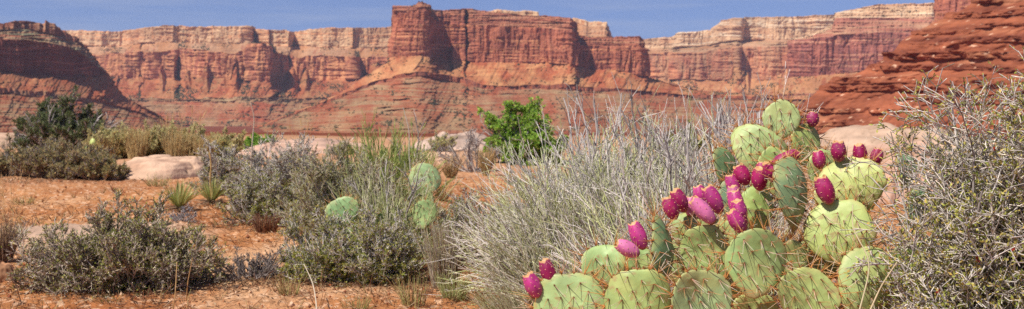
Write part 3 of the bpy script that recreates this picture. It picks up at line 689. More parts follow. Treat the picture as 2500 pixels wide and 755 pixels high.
# broom-like stands of upright stems
def broom(label, px, d, rxpx, hpx, n, ry, pal, w, lean=.35, forks=3, m2=2, cat='shrub', name='broom_shrub', rad=.0022, dirx=0, wob=.09, base=None, hmin=.45, group=None, bare=0, spread=.3, edge_drop=.45, scat=.12):
    global rng
    rng = np.random.default_rng(int(px * 5 + d * 91))
    x0 = (px - 1250) / F * d; z0 = float(gz(x0, d)) if base is None else base
    rx = rxpx / F * d; Hh = hpx / F * d
    root = thing(name, (x0, d, z0), label, cat, group)
    ph = rng.uniform(0, 2 * PI, n); q = rng.uniform(0, 1, n) ** .5
    st = np.stack([np.cos(ph) * rx * .62 * q, np.sin(ph) * ry * .7 * q, np.full(n, -.01)], 1)
    dr = np.stack([np.cos(ph) * q * lean * 1.6 + dirx, np.sin(ph) * q * lean, np.ones(n)], 1) + scat * rng.normal(size=(n, 3))
    ln = Hh * rng.uniform(hmin, 1.0, n) * (1 - edge_drop * q ** 2)
    minr = .00042 * d * .55
    p0, r0 = grow(st, dr, ln, np.full(n, rad * 1.6), np.full(n, rad * .8), 6, wob)
    s, dr, l, rr, ix = fork(p0, r0, forks, .2, .95, spread, (.25, .6), .75, .15)
    p1, r1 = grow(s, dr, l, rr, rr * .6, 4, wob)
    s, dr, l, rr, ix2 = fork(p1, r1, m2, .2, .9, spread * 1.2, (.3, .7), .8, .1)
    p2, r2 = grow(s, dr, l, rr, rr * .6, 3, wob)
    c0 = pick(pal, w, n)
    c1 = pick(pal, w, len(p1)); c2 = pick(pal, w, len(p2))
    for p in (p0, p1, p2): p[..., 2] = np.maximum(p[..., 2], .004)
    V, Q, c = join([tubes(p0, np.maximum(r0, minr), c0, 4), tubes(p1, np.maximum(r1, minr), c1, 3), tubes(p2, np.maximum(r2, minr), c2, 3)])
    mesh('stems', V, Q, M_twig, c, root)
    if bare:
        ph = rng.uniform(-.9, .9, bare)
        ph = np.where(ph < -.55, -ph, ph)
        st = np.stack([ph * rx * .9, rng.uniform(-.5, .5, bare) * ry, np.full(bare, Hh * .45)], 1)
        dr = np.stack([ph * .3 + .25 * rng.normal(size=bare), .2 * rng.normal(size=bare), np.ones(bare)], 1)
        p, r = grow(st, dr, Hh * rng.uniform(.4, .62, bare), np.full(bare, rad * 2.6), np.full(bare, rad * 1.0), 7, .14)
        s, dr, l, rr, _ = fork(p, r, 5, .35, .95, .55, (.25, .5), .7, .25)
        q_, rq = grow(s, dr, l, rr, rr * .5, 5, .14)
        V, Q, c = join([tubes(p, np.maximum(r, minr * 1.3), pick([lin(190, 180, 172), lin(160, 150, 144)], (2, 1), bare), 5), tubes(q_, np.maximum(rq, minr * 1.1), pick([lin(196, 186, 176), lin(164, 154, 146)], (2, 1), len(q_)), 4)])
        tag(mesh('dead_branches', V, Q, M_twig, c, root), 'bare silver grey branch tips')
    return root
PG = [lin(230, 220, 208), lin(204, 196, 186), lin(190, 194, 132), lin(212, 212, 162), lin(150, 140, 126)]
broom('huge grey and pale green broom shrub behind the fruiting cactus', 1555, 5.0, 350, 465, 1350, .5, PG, (4, 3, 3, 3, 1), bare=60, lean=.62, dirx=-.12, spread=.62, wob=.17, scat=.26, rad=.0027)
broom('silvery twig dome in the middle of the huge broom shrub', 1480, 4.75, 240, 455, 720, .3, PG, (5, 4, 2, 3, 1), bare=0, lean=.5, spread=.6, wob=.17, scat=.24, rad=.0025, hmin=.68, dirx=-.04)
broom('front mass of the silvery stems left behind the cactus fruits', 1640, 4.1, 230, 490, 440, .25, PG, (4, 3, 2, 3, 2), bare=20, lean=.45, spread=.6, wob=.16, scat=.24, rad=.0024)
broom('left spill of pale green stems leaning over the bare soil', 1385, 4.6, 135, 345, 520, .3, [lin(190, 188, 146), lin(216, 208, 182), lin(168, 168, 118), lin(208, 198, 180)], (3, 3, 2, 4), lean=.4, dirx=-.24, spread=.45, wob=.14, scat=.22, cat='shrub')
broom('upper grey stems standing right behind the topmost cactus pads', 1775, 4.4, 120, 535, 260, .25, PG, (4, 3, 2, 2, 2), bare=26, lean=.35, hmin=.55)
broom('pale jointed stems standing between the three small cactus pads', 950, 5.9, 80, 285, 210, .22, [lin(186, 186, 132), lin(168, 174, 112), lin(206, 196, 168), lin(140, 140, 90)], (3, 3, 2, 1), lean=.45, bare=5, group='broom shrubs')
broom('bright green jointed broom left of centre before the red plain', 935, 8.6, 110, 250, 320, .25, [lin(142, 156, 82), lin(164, 172, 100), lin(120, 136, 70)], (2, 2, 1), rad=.003, lean=.35, bare=3)
broom('small bright green broom leaning behind the larger jointed broom', 1000, 14, 60, 110, 110, .4, [lin(142, 156, 82), lin(164, 172, 100)], (2, 2), rad=.004, lean=.35)

# ---- grass and stalks
STRAW = [lin(216, 190, 136), lin(196, 164, 108), lin(172, 150, 104), lin(150, 110, 74)]
tuft('tall straw tuft with seed heads in the background brush row', 410, 23, 60, 105, 90, pal=STRAW, wid=.004, heads=.2, lean=.2)
for px, w_, h_, lb in [(335, 80, 82, 'bushy straw tuft rising left of the tall seed heads'), (430, 90, 86, 'dense straw tuft below the tall seed heads'), (500, 70, 66, 'short straw tuft at the right end of the brush row'), (268, 60, 62, 'loose straw tuft beside the small upright cactus pad'), (170, 50, 60, 'orange tinged straw tuft above the left shrub row')]:
    tuft(lb, px, 21.2 if px > 200 else 15.2, w_, h_, 260, pal=STRAW[:3], wid=.004, foot=.5)
tuft('pale dry clump in front of the big bright green bush', 1187, 15.5, 54, 74, 240, pal=STRAW[:3], wid=.003)
tuft('wispy tan tuft right of the flat tan stone', 1100, 15, 80, 60, 140, pal=STRAW, wid=.003)
tuft('thin reddish tuft on the bare soil strip behind the small cactus pads', 1080, 10.4, 70, 50, 110, pal=STRAW, wid=.002)
tuft('grey straw bunch below the lowest small cactus pad', 1085, 5.3, 130, 170, 420, pal=[lin(196, 182, 160), lin(168, 150, 130), lin(176, 168, 116), lin(150, 110, 80)], w=[3, 2, 2, 1], wid=.0016, foot=.45, sag=-.06)
tuft('short greenish grass at the foot of the grey straw bunch', 1110, 4.9, 120, 80, 160, pal=[lin(160, 166, 100), lin(190, 184, 130)], wid=.0016, foot=.5)
tuft('dark based dry clump at the far left edge beside the orange rock', 8, 6.2, 86, 110, 420, pal=[lin(150, 126, 104), lin(110, 88, 76), lin(196, 164, 120)], wid=.0018, foot=.5, sag=-.16)
tuft('tall fine stalks rising from the far left clump', 14, 6.25, 130, 260, 26, pal=[lin(216, 176, 124)], wid=.0012, sag=-.02, tall=.7)
tuft('reddish brown clump on the sand below the green grey shrub', 650, 7.8, 90, 54, 260, pal=[lin(140, 92, 68), lin(110, 76, 60), lin(170, 130, 96)], wid=.002, foot=.5)
tuft('pale spill of grass over the soil left of the bottommost fruits', 1265, 4.2, 170, 150, 300, pal=[lin(206, 196, 160), lin(184, 170, 132), lin(164, 166, 110)], wid=.0014, foot=.55, sag=-.10, dirx=-.5)
tuft('straggling straw grass in front of the broom shrub', 1400, 4.0, 190, 150, 240, pal=[lin(206, 186, 150), lin(170, 150, 120), lin(190, 150, 100)], wid=.0014, foot=.6, sag=-.08)
tuft('yellowish wisps beside the left yucca on the pale rock', 385, 13, 90, 34, 90, pal=[lin(178, 170, 110), lin(206, 184, 130)], wid=.002, foot=.5)
for px, d, w_, h_, lb in [(505, 6.9, 60, 40, 'small yellow green tuft on the sand right of the pale path'), (255, 7.4, 50, 34, 'tiny olive tuft on the sand behind the large lower left shrub'), (705, 5.0, 90, 60, 'sparse tan tuft at the foot of the olive shrub'),
        (870, 4.6, 120, 46, 'low straggly tuft on the bare soil under the small cactus'), (1010, 4.7, 110, 90, 'thin pale tuft left of the dark red weed stem'), (60, 10.5, 90, 26, 'short yellow tuft below the left shrub row'), (1235, 9.0, 90, 60, 'straw tuft at the left foot of the huge broom shrub'), (1290, 12, 120, 70, 'tawny tuft under the big bright green bush')]:
    tuft(lb, px, d, w_, h_, 90, pal=[lin(196, 184, 120), lin(160, 160, 92), lin(206, 176, 122), lin(150, 110, 76)], wid=.0014, foot=.5, sag=-.08)
for i, (px, d, hp, lb) in enumerate([(460, 22, 130, 'three long straw stems waving above the background brush'), (740, 20, 110, 'four slanting straw stems above the whitish ledge'),
                                     (905, 8.8, 235, 'upright straw stalks above the bright green broom')]):
    tuft(lb, px, d, 90, hp, 7, pal=[lin(214, 186, 136)], wid=.0032 * d / 15, heads=.6, sag=-.02, tall=.75, group='tall straw stalks')

def stalk(label, pts, r, col, name='dry_stalk', cat='stalk', head=None, group='tall straw stalks'):
    """one dry stem through points given as (px, py, distance)"""
    p = np.array([P(*q) for q in pts])
    t = np.linspace(0, 1, len(p)); T = np.linspace(0, 1, 14)
    pp = np.stack([np.interp(T, t, p[:, i]) for i in range(3)], 1)
    for _ in range(2): pp[1:-1] = (pp[:-2] + 2 * pp[1:-1] + pp[2:]) / 4
    rad = np.linspace(r, r * .5, 14)
    if head: rad[9:] = r * head
    V, Q, c = tubes(pp[None], rad[None], lin(*col)[None], 6)
    g = pp[0].copy()
    o = mesh(name, V, Q, M_grass, c, origin=g)
    return tag(o, label, cat, group)
stalk('curved bleached stem standing above the wide grey brown shrub', [(612, 425, 9.3), (616, 340, 9.3), (622, 290, 9.3), (612, 250, 9.3)], .006, (206, 190, 168))
stalk('white dead stem bent over the soil at bottom centre left', [(772, 790, 4.3), (773, 740, 4.4), (764, 690, 4.6), (742, 645, 4.8)], .0032, (222, 204, 176))
stalk('straight pale stem leaning over the tall pale shrub', [(1005, 440, 6.6), (998, 380, 6.6), (1000, 320, 6.6), (984, 262, 6.6)], .004, (206, 198, 180))
stalk('thin dark red weed stem left of the fruiting cactus', [(1172, 745, 4.6), (1155, 690, 4.6), (1135, 630, 4.7)], .002, (120, 66, 48))
stalk('tan weed stem at the near edge of the large lower left shrub', [(420, 770, 4.4), (428, 720, 4.4), (432, 640, 4.5)], .003, (190, 150, 100))
stalk('orange brown seed stalk in front of the large lower left shrub', [(455, 735, 4.5), (458, 690, 4.5), (470, 630, 4.6)], .0026, (176, 130, 80))
stalk('crooked dark twig at bottom left corner of the soil', [(52, 740, 4.5), (40, 700, 4.5), (22, 660, 4.6)], .002, (96, 62, 46))
stalk('long bleached twig crossing the pads at the right', [(2095, 770, 2.2), (2130, 640, 2.25), (2080, 560, 2.3), (2082, 500, 2.35)], .0018, (206, 190, 150))
stalk('leaning straw twig beneath the thorny bush', [(2110, 790, 2.1), (2150, 700, 2.15), (2190, 640, 2.2)], .0020, (214, 190, 150))
stalk('fallen pale stick across the soil behind the compact dark shrub', [(1165, 455, 8.6), (1200, 425, 8.9)], .004, (214, 190, 160))

# ---- yuccas
def yucca(label, px, d, wpx, hpx, n, flower=None):
    global rng
    rng = np.random.default_rng(int(px))
    x0 = (px - 1250) / F * d; z0 = float(gz(x0, d))
    root = thing('yucca', (x0, d, z0), label, 'yucca', 'yuccas on the pale ground')
    W = wpx / F * d / 2; Hh = hpx / F * d
    ph = rng.uniform(0, 2 * PI, n); e = rng.uniform(0, 1, n)
    st = np.stack([np.cos(ph) * .02, np.sin(ph) * .02, .01 + .03 * e], 1)
    dr = np.stack([np.cos(ph) * e * 1.1, np.sin(ph) * e * 1.1, np.full(n, .9)], 1)
    dr = unit(dr)
    ln = Hh * rng.uniform(.75, 1.05, n)
    s = unit(np.cross(dr, np.array([0, 0, 1.0]))); nn = np.cross(s, dr)
    wd = .0075 * d / 9
    ts = np.array([0, .15, .5, .8, 1.0]); ws = np.array([.6, 1, .95, .5, .05])
    V = []; c = []
    green = pick([lin(170, 176, 104), lin(142, 154, 88), lin(200, 194, 130)], (2, 2, 2), n)
    for t, w in zip(ts, ws):
        ctr = st + dr * ln[:, None] * t - np.array([0, 0, 1]) * (t ** 2 * ln * .10 * e)[:, None]
        V += [ctr - s * wd * w + nn * wd * .35 * w, ctr - nn * wd * .3 * w, ctr + s * wd * w + nn * wd * .35 * w]
        m = np.clip((t - .75) * 3, 0, 1) * .6
        cc = green * (1 - m) + lin(196, 176, 130) * m
        c += [cc * 1.25, cc, cc * 1.25]
    V = np.stack(V, 1); c = np.stack(c, 1)
    q = []
    for i in range(4):
        for j in range(2):
            q.append([i * 3 + j, i * 3 + j + 1, i * 3 + 4 + j, i * 3 + 3 + j])
    Q = (np.arange(n)[:, None, None] * 15 + np.array(q)[None]).reshape(-1, 4)
    mesh('leaves', V.reshape(-1, 3), Q, M_leaf, c.reshape(-1, 3), root)
    # dry skirt
    m = 60; ph = rng.uniform(0, 2 * PI, m)
    st = np.stack([np.cos(ph) * .02, np.sin(ph) * .02, np.full(m, .03)], 1); dr = np.stack([np.cos(ph), np.sin(ph), rng.uniform(-.1, .4, m)], 1)
    p, r = grow(st, dr, Hh * rng.uniform(.3, .7, m), np.full(m, .003), np.full(m, .002), 4, .1, -.08)
    p[..., 2] = np.maximum(p[..., 2], .005)
    V, Q, c = tubes(p, r, pick([lin(170, 140, 108), lin(130, 110, 96)], (1, 1), m), 3)
    mesh('dry_skirt', V, Q, M_grass, c, root)
    if flower:
        p = np.array([[0, 0, .02], [-.004, 0, .1], [0, 0, .2], [-.01, 0, .3], [-.02, 0, 0]]); hz = flower / F * d
        p = np.stack([np.linspace(0, -.012, 12) + .006 * np.sin(np.arange(12)), np.zeros(12), np.linspace(.02, hz, 12)], 1)
        rad = np.full(12, .006); rad[4::2] = .010; rad[-1] = .003
        V, Q, c = tubes(p[None], rad[None], lin(196, 160, 104)[None], 6)
        mesh('flower_stalk', V, Q, M_grass, c, root)
    return root
yucca('stiff spiky yucca without a stalk on the pale ground', 438, 9.6, 90, 78, 75)
yucca('spiky yucca with a tall tan flower stalk', 516, 10.2, 90, 68, 80, flower=135)

# ------------------------------------------------------------------ prickly pears
def frame(yaw, pitch, roll):
    """axes of a pad: X across, N out of its face, U along it. yaw turns the face, pitch leans it back, roll tips it clockwise"""
    X = np.array([math.cos(yaw), math.sin(yaw), 0.0]); N = np.array([math.sin(yaw), -math.cos(yaw), 0.0]); U = np.array([0, 0, 1.0])
    N2 = N * math.cos(pitch) + U * math.sin(pitch); U2 = U * math.cos(pitch) - N * math.sin(pitch)
    X3 = X * math.cos(roll) - U2 * math.sin(roll); U3 = U2 * math.cos(roll) + X * math.sin(roll)
    return X3, N2, U3

def pad_shape(th, w, h, sd, foot=.55):
    """outline radius vector at angle th (0 = across, pi/2 = tip): broad above, narrowing to its foot"""
    c, s = np.cos(th), np.sin(th)
    k = np.where(s < 0, 1 - (1 - foot) * np.abs(s) ** 1.3, 1.0)
    wob = 1 + .11 * noise(c * 1.2 + sd, s * 1.2, sd, seed=7) + .010 * np.sin(th * 15 + sd)
    cc = np.sign(c) * np.abs(c) ** .88
    return np.stack([cc * w / 2 * k * wob, np.sign(s) * np.abs(s) ** .94 * h / 2 * wob], -1)

def areoles(w, h, sd, gap):
    pts = []
    r = np.random.default_rng(int(sd * 10) + 5)
    ny = int(h / gap) + 2; nx = int(w / gap) + 2
    for j in range(-ny, ny + 1):
        for i in range(-nx, nx + 1):
            x = (i + .5 * (j % 2)) * gap * 1.05 + r.normal() * gap * .07; z = j * gap * .86 + r.normal() * gap * .07
            a = math.atan2(z / h, x / w)
            R = pad_shape(np.array([a]), w, h, sd)[0]
            if math.hypot(x, z) < 0.88 * math.hypot(*R): pts.append((x, z))
    return np.array(pts).reshape(-1, 2)

def spine_mesh(p, d, ln, r0, cb, ct, k=3):
    n = len(p)
    pts, rad = grow(p, d, ln, r0, r0 * .3, k, .04)
    t = np.linspace(0, 1, k + 1)[None, :, None] ** .8
    col = cb[:, None] * (1 - t) + ct[:, None] * t
    return tubes(pts, rad, col, 3)

GL, GB, GY = lin(164, 182, 110), lin(122, 148, 104), lin(174, 188, 112)
def pad(root, ctr, w, h, yaw=0, pitch=.08, roll=0, green=GL, thick=.020, sd=1.0, gap=.028, spine=1.0, name='pad', rimspine=1.0, ro=None, bristle=1.0):
    global rng
    rng = np.random.default_rng(int(sd * 100) + 3)
    yaw, roll = math.radians(yaw), math.radians(roll)
    X, N, U = frame(yaw, pitch, roll)
    o0 = np.asarray(root.location)
    ctr = np.asarray(ctr) - o0
    nr, na = 22, 84
    tone = np.array([rng.uniform(.86, 1.08), 1.0, rng.uniform(.86, 1.18)]) * rng.uniform(.84, 1.06)
    th = np.linspace(0, 2 * PI, na, endpoint=False)
    R = pad_shape(th, w, h, sd)
    ar = areoles(w, h, sd, gap)
    rr = np.sin(np.linspace(0, 1, nr) * PI / 2)
    V = []; c = []
    def surf(q):
        x, z = q[..., 0], q[..., 1]
        b = np.zeros(x.shape)
        for a in ar: b += np.exp(-((x - a[0]) ** 2 + (z - a[1]) ** 2) / (gap * .20) ** 2)
        return .0022 * b + .0030 * noise(x / .05, z / .05, sd, seed=9)
    bend = lambda q: .6 * (q[..., 0] ** 2) / w * math.cos(sd * 3) + .5 * (q[..., 1] ** 2) / h * math.sin(sd * 5) + .25 * q[..., 0] * q[..., 1] / w * math.sin(sd * 9)
    def colour(q, y):
        n1 = fbm(q[..., 0] / .04, q[..., 1] / .04, sd, o=4, seed=11)
        cc = green * tone * (1 + .22 * n1)[..., None]
        yel = sstep(.1, .55, fbm(q[..., 0] / .07, q[..., 1] / .07, sd + 3, o=2, seed=12)) * .35
        cc = cc * (1 - yel[..., None]) + lin(196, 196, 120) * yel[..., None]
        scar = sstep(.40, .52, fbm(q[..., 0] / .016, q[..., 1] / .016, sd + 7, o=2, seed=13))[..., None] * .7
        cc = cc * (1 - scar) + lin(168, 140, 96) * scar
        rim = sstep(.90, 1.0, np.hypot(q[..., 0] / w * 2, q[..., 1] / h * 2))[..., None] * .35
        cc = cc * (1 - rim) + lin(186, 170, 104) * rim
        # the corky old foot of a pad
        ft = sstep(-.30 * h, -.5 * h, q[..., 1] + .06 * h * n1)[..., None] * .8
        return cc * (1 - ft) + lin(166, 140, 92) * ft
    for side in (1, -1):
        for i in range(nr if side == 1 else nr - 1):
            q = R * rr[i]
            edge = math.sqrt(max(0.0, 1 - rr[i] ** 3.2))
            y = side * (thick / 2 * edge + surf(q) * edge) + bend(q)
            V.append(q[:, :1] * X + y[:, None] * N + q[:, 1:] * U)
            c.append(colour(q, y))
    V = np.concatenate(V) + ctr; c = np.concatenate(c)
    Q = []
    idx = np.arange(na); nx = (idx + 1) % na
    for i in range(nr - 1):
        Q.append(np.stack([i * na + idx, i * na + nx, (i + 1) * na + nx, (i + 1) * na + idx], 1))
    off = nr * na
    for i in range(nr - 2):
        Q.append(np.stack([off + i * na + nx, off + i * na + idx, off + (i + 1) * na + idx, off + (i + 1) * na + nx], 1))
    i = off + (nr - 2) * na
    Q.append(np.stack([i + nx, i + idx, (nr - 1) * na + idx, (nr - 1) * na + nx], 1))
    po = mesh(name, V, np.concatenate(Q), M_pad, c, root, smooth=True)
    # spines: a tuft at every areole, longer and denser round the rim
    ps, ds, ls, rs, cb, ct = [], [], [], [], [], []
    brown, tan, pale, orange = lin(160, 92, 48), lin(222, 182, 122), lin(244, 232, 206), lin(214, 146, 72)
    tp, tr = [], []
    for (x, z) in ar:
        q = np.array([x, z]); e = math.sqrt(max(0, 1 - min(1, (abs(x) / (w / 2)) ** 2 + (abs(z) / (h / 2)) ** 2) ** 1.6))
        for side in (1, -1):
            y = side * (thick / 2 * e + .0022) + float(bend(q))
            b = ctr + x * X + y * N + z * U
            tp.append(b); tr.append(.0024)
            m = rng.integers(2, 4)
            for _ in range(m):
                if rng.uniform() > spine: continue
                d = side * N * rng.uniform(.35, 1.0) - U * rng.uniform(-.1, .9) + X * rng.normal() * .45
                ps.append(b); ds.append(d); ls.append(rng.uniform(.018, .046)); rs.append(.00088)
                cb.append(brown); ct.append(pale if rng.uniform() < .65 else tan)
    nrim = int((w + h) * 1.6 / (gap * .72))
    for t in np.linspace(0, 2 * PI, nrim, endpoint=False) + rng.uniform(0, .1):
        if math.sin(t) < -.72: continue
        q = pad_shape(np.array([t]), w, h, sd)[0]
        b = ctr + q[0] * X * .985 + q[1] * U * .985 + float(bend(q)) * N
        out = unit(q[0] * X / w + q[1] * U / h)
        tp.append(b); tr.append(.0034)
        for _ in range(int(rng.integers(3, 8) * rimspine + .5)):
            d = out * rng.uniform(.5, 1) + N * rng.normal() * .6 + U * rng.normal() * .35 + X * rng.normal() * .35
            ps.append(b); ds.append(d); ls.append(rng.uniform(.020, .060)); rs.append(.0009)
            cb.append(brown if rng.uniform() < .5 else orange); ct.append(tan if rng.uniform() < .45 else (orange if rng.uniform() < .7 else pale))
        for _ in range(int(7 * bristle)):   # short glochid bristles
            d = out + .7 * rng.normal(size=3)
            ps.append(b + .002 * rng.normal(size=3)); ds.append(d); ls.append(rng.uniform(.004, .009)); rs.append(.0007); cb.append(orange * .7); ct.append(orange)
    A = lambda v: np.array(v)
    parts = [spine_mesh(A(ps), A(ds), A(ls), A(rs), A(cb), A(ct))]
    tp = A(tp); tr = A(tr); n = len(tp)
    oc = np.array([[1, 0, 0], [0, 1, 0], [-1, 0, 0], [0, -1, 0], [0, 0, 1], [0, 0, -1]], float)
    tri = np.array([[0, 1, 4, 4], [1, 2, 4, 4], [2, 3, 4, 4], [3, 0, 4, 4], [1, 0, 5, 5], [2, 1, 5, 5], [3, 2, 5, 5], [0, 3, 5, 5]])[:, :3]
    Vt = (tp[:, None] + oc[None] * tr[:, None, None]).reshape(-1, 3)
    parts.append((Vt, (np.arange(n)[:, None, None] * 6 + tri[None]).reshape(-1, 3), np.repeat(lin(120, 76, 44)[None] * rng.uniform(.7, 1.3, (n, 1)), 6, 0)))
    V, Q, c = join(parts)
    tag(mesh('spines', V, Q, M_spine, c, po), kind='stuff')
    return po

def fruit(po, root, px, py, d, tilt=0, size=1.0, ln=1.0, toward=.0, shade=0, sd=0):
    """barrel-shaped fruit with a flat dished top; tilt: degrees clockwise as seen"""
    global rng
    rng = np.random.default_rng(int(px * 3 + py))
    L = .057 * size * ln; Rm = .0178 * size
    a = math.radians(tilt)
    U = unit(np.array([math.sin(a), -toward + rng.normal() * .10, math.cos(a)])); X = unit(np.cross(U, np.array([0, 1.0, 0]))); Y = np.cross(U, X)
    prof = [(-.50, .18), (-.47, .34), (-.40, .56), (-.28, .80), (-.12, .96), (.03, 1.02), (.18, .97), (.32, .86), (.43, .72), (.485, .68), (.50, .62), (.475, .60), (.43, .42), (.41, .18)]
    na = 26; th = np.linspace(0, 2 * PI, na, endpoint=False)
    mag = [lin(158, 22, 84), lin(186, 52, 124), lin(206, 108, 154)][shade] * rng.uniform(.82, 1.12)
    Rm *= rng.uniform(.92, 1.08); L *= rng.uniform(.92, 1.1)
    V = []; c = []
    c0 = P(px, py, d) - np.asarray(root.location)
    for i, (t, r) in enumerate(prof):
        wv = 1 + .035 * np.sin(th * 5 + px) * (1 if i < 10 else .5)
        V.append(c0 + U * (t + (.035 * np.sin(th * 3 + px) + .02 * np.sin(th * 7 + py) if 8 <= i <= 11 else 0 * th))[:, None] * L + (np.cos(th)[:, None] * X + np.sin(th)[:, None] * Y) * (r * Rm * wv)[:, None])
        k = np.full(na, 1.0)
        bl = sstep(-.1, .5, noise(np.cos(th) * 1.2, np.sin(th) * 1.2 + t * 2.5, px, seed=14))[:, None] * .35
        cc = mag[None] * (1 - bl) + (mag * .6 + lin(200, 130, 170) * .4)[None] * bl
        if i >= 9: cc = np.repeat(lin(214, 164, 108)[None], na, 0) * (1.0 if i < 11 else .75)
        elif i <= 1: cc = np.repeat(lin(150, 90, 60)[None], na, 0)
        c.append(cc)
    V.append(np.array([c0 + U * .45 * L])); c.append(lin(190, 140, 90)[None])
    V.append(np.array([c0 - U * .5 * L])); c.append(lin(150, 90, 60)[None])
    V = np.concatenate(V); c = np.concatenate(c)
    idx = np.arange(na); nx = (idx + 1) % na; n = len(prof)
    Q = np.concatenate([np.stack([i * na + idx, i * na + nx, (i + 1) * na + nx, (i + 1) * na + idx], 1) for i in range(n - 1)])
    T1_ = np.stack([(n - 1) * na + idx, (n - 1) * na + nx, np.full(na, n * na)], 1); T2_ = np.stack([nx, idx, np.full(na, n * na + 1)], 1)
    fo_ = mesh('fruit', V, [Q, T1_, T2_], M_fruit, c, po, smooth=True)
    # pale bristle dots in rows
    tp, nrm = [], []
    for j, t in enumerate((-.3, -.14, .03, .2, .36)):
        r = np.interp(t, [p[0] for p in prof[:10]], [p[1] for p in prof[:10]])
        for k in range(7):
            a2 = 2 * PI * (k + .5 * (j % 2)) / 7 + rng.normal() * .1
            v = math.cos(a2) * X + math.sin(a2) * Y
            tp.append(c0 + U * t * L + v * r * Rm * 1.01); nrm.append(v)
    tp = np.array(tp); nrm = np.array(nrm); m = len(tp)
    oc = np.array([[1, 0, 0], [0, 1, 0], [-1, 0, 0], [0, -1, 0], [0, 0, 1], [0, 0, -1]], float)
    tri = np.array([[0, 1, 4], [1, 2, 4], [2, 3, 4], [3, 0, 4], [1, 0, 5], [2, 1, 5], [3, 2, 5], [0, 3, 5]])
    Vt = (tp[:, None] + oc[None] * .0012).reshape(-1, 3)
    s = np.repeat(np.arange(m), 2)
    sp = spine_mesh(tp[s], nrm[s] + .6 * rng.normal(size=(2 * m, 3)), rng.uniform(.002, .005, 2 * m), np.full(2 * m, .0004), np.repeat(lin(200, 140, 90)[None], 2 * m, 0), np.repeat(lin(226, 190, 150)[None], 2 * m, 0), 1)
    V, Q, c = join([(Vt, (np.arange(m)[:, None, None] * 6 + tri[None]).reshape(-1, 3), np.repeat(lin(226, 170, 120)[None], m * 6, 0)), sp])
    return fo_, (V, Q, c)

def cactus_pads(root, specs, fruits):
    pads = {}
    for key, (px, py, w, h, d, yaw, roll, green, *rest) in specs.items():
        kw = rest[0] if rest else {}
        ww = w / F * d / max(.30, math.cos(math.radians(yaw))) - (.004 if abs(yaw) > 30 else 0)
        pads[key] = pad(root, P(px, py, d), ww, h / F * d, yaw, kw.pop('pitch', .10), roll, green, sd=key * 1.37 + .3, **kw)
    by = {}
    for f in fruits:
        key, px, py, d, tilt, size, shade = f[:7]
        ln = f[7] if len(f) > 7 else 1.0
        fo_, dots = fruit(pads[key], root, px, py, d, tilt, size, ln, shade=shade)
        tag(mesh('bristles', *dots[:2], M_spine, dots[2], pads[key]), kind='stuff')
    return pads

cx, cy = P(1820, 0, 2.75)[:2]
cac = thing('prickly_pear', (cx, cy, float(gz(cx, cy))), 'big spiny prickly pear cactus crowded with magenta fruits at right', 'cactus', 'prickly pear cacti')
specs = {
    1: (1906, 294, 92, 100, 2.98, -8, 22, GL), 2: (1852, 366, 150, 118, 2.90, -4, 32, GL), 3: (1962, 358, 78, 112, 2.98, 20, 4, GL * .95), 4: (1772, 420, 62, 120, 2.86, 48, -4, GB),
    5: (1944, 474, 96, 180, 2.58, 38, -3, GB, {'gap': .026}), 6: (2076, 462, 172, 150, 2.74, -14, -14, GY), 7: (2050, 570, 160, 172, 2.56, -18, -8, GY), 8: (2112, 694, 140, 190, 2.44, 10, 26, GY * .95),
    9: (1962, 730, 158, 150, 2.36, 12, 12, GL), 10: (1846, 644, 158, 166, 2.34, 8, 4, lin(154, 176, 112)), 11: (1722, 622, 140, 140, 2.44, 6, -10, GL), 12: (1706, 738, 160, 156, 2.24, 14, 8, lin(152, 174, 110)),
    13: (1556, 742, 168, 176, 2.26, -4, 10, GL), 14: (1392, 752, 178, 166, 2.30, -8, -8, lin(170, 190, 120)), 15: (1474, 652, 112, 116, 2.42, 0, -14, GL), 16: (1624, 612, 62, 168, 2.38, 52, 4, GB),
    17: (1684, 566, 100, 92, 2.56, -10, 10, GL), 18: (1566, 648, 84, 84, 2.50, 15, -6, GL * .9), 19: (1850, 508, 92, 120, 2.74, 10, 0, GL), 20: (1772, 580, 100, 84, 2.58, -5, 20, GY * .9),
    21: (1840, 770, 130, 110, 2.42, 10, 0, GL), 22: (2224, 660, 130, 130, 2.72, 20, 8, GL * .85), 23: (1925, 640, 90, 110, 2.60, 5, 14, GL * .8, {'rimspine': 3}), 24: (2010, 420, 90, 110, 2.86, 10, 0, GL), 25: (1790, 490, 70, 110, 2.80, 35, 6, GB),
    26: (1660, 640, 90, 120, 2.62, 0, 0, GL * .9), 27: (1500, 760, 120, 120, 2.46, 10, 0, GL), 28: (2180, 760, 140, 120, 2.60, 15, 0, GL * .9), 29: (1760, 700, 120, 150, 2.52, 0, 0, GL * .9),
    30: (1985, 650, 120, 130, 2.74, 5, 5, GL * .8, {'rimspine': 2}), 32: (1890, 420, 90, 120, 2.82, 5, -5, GL * .95)}
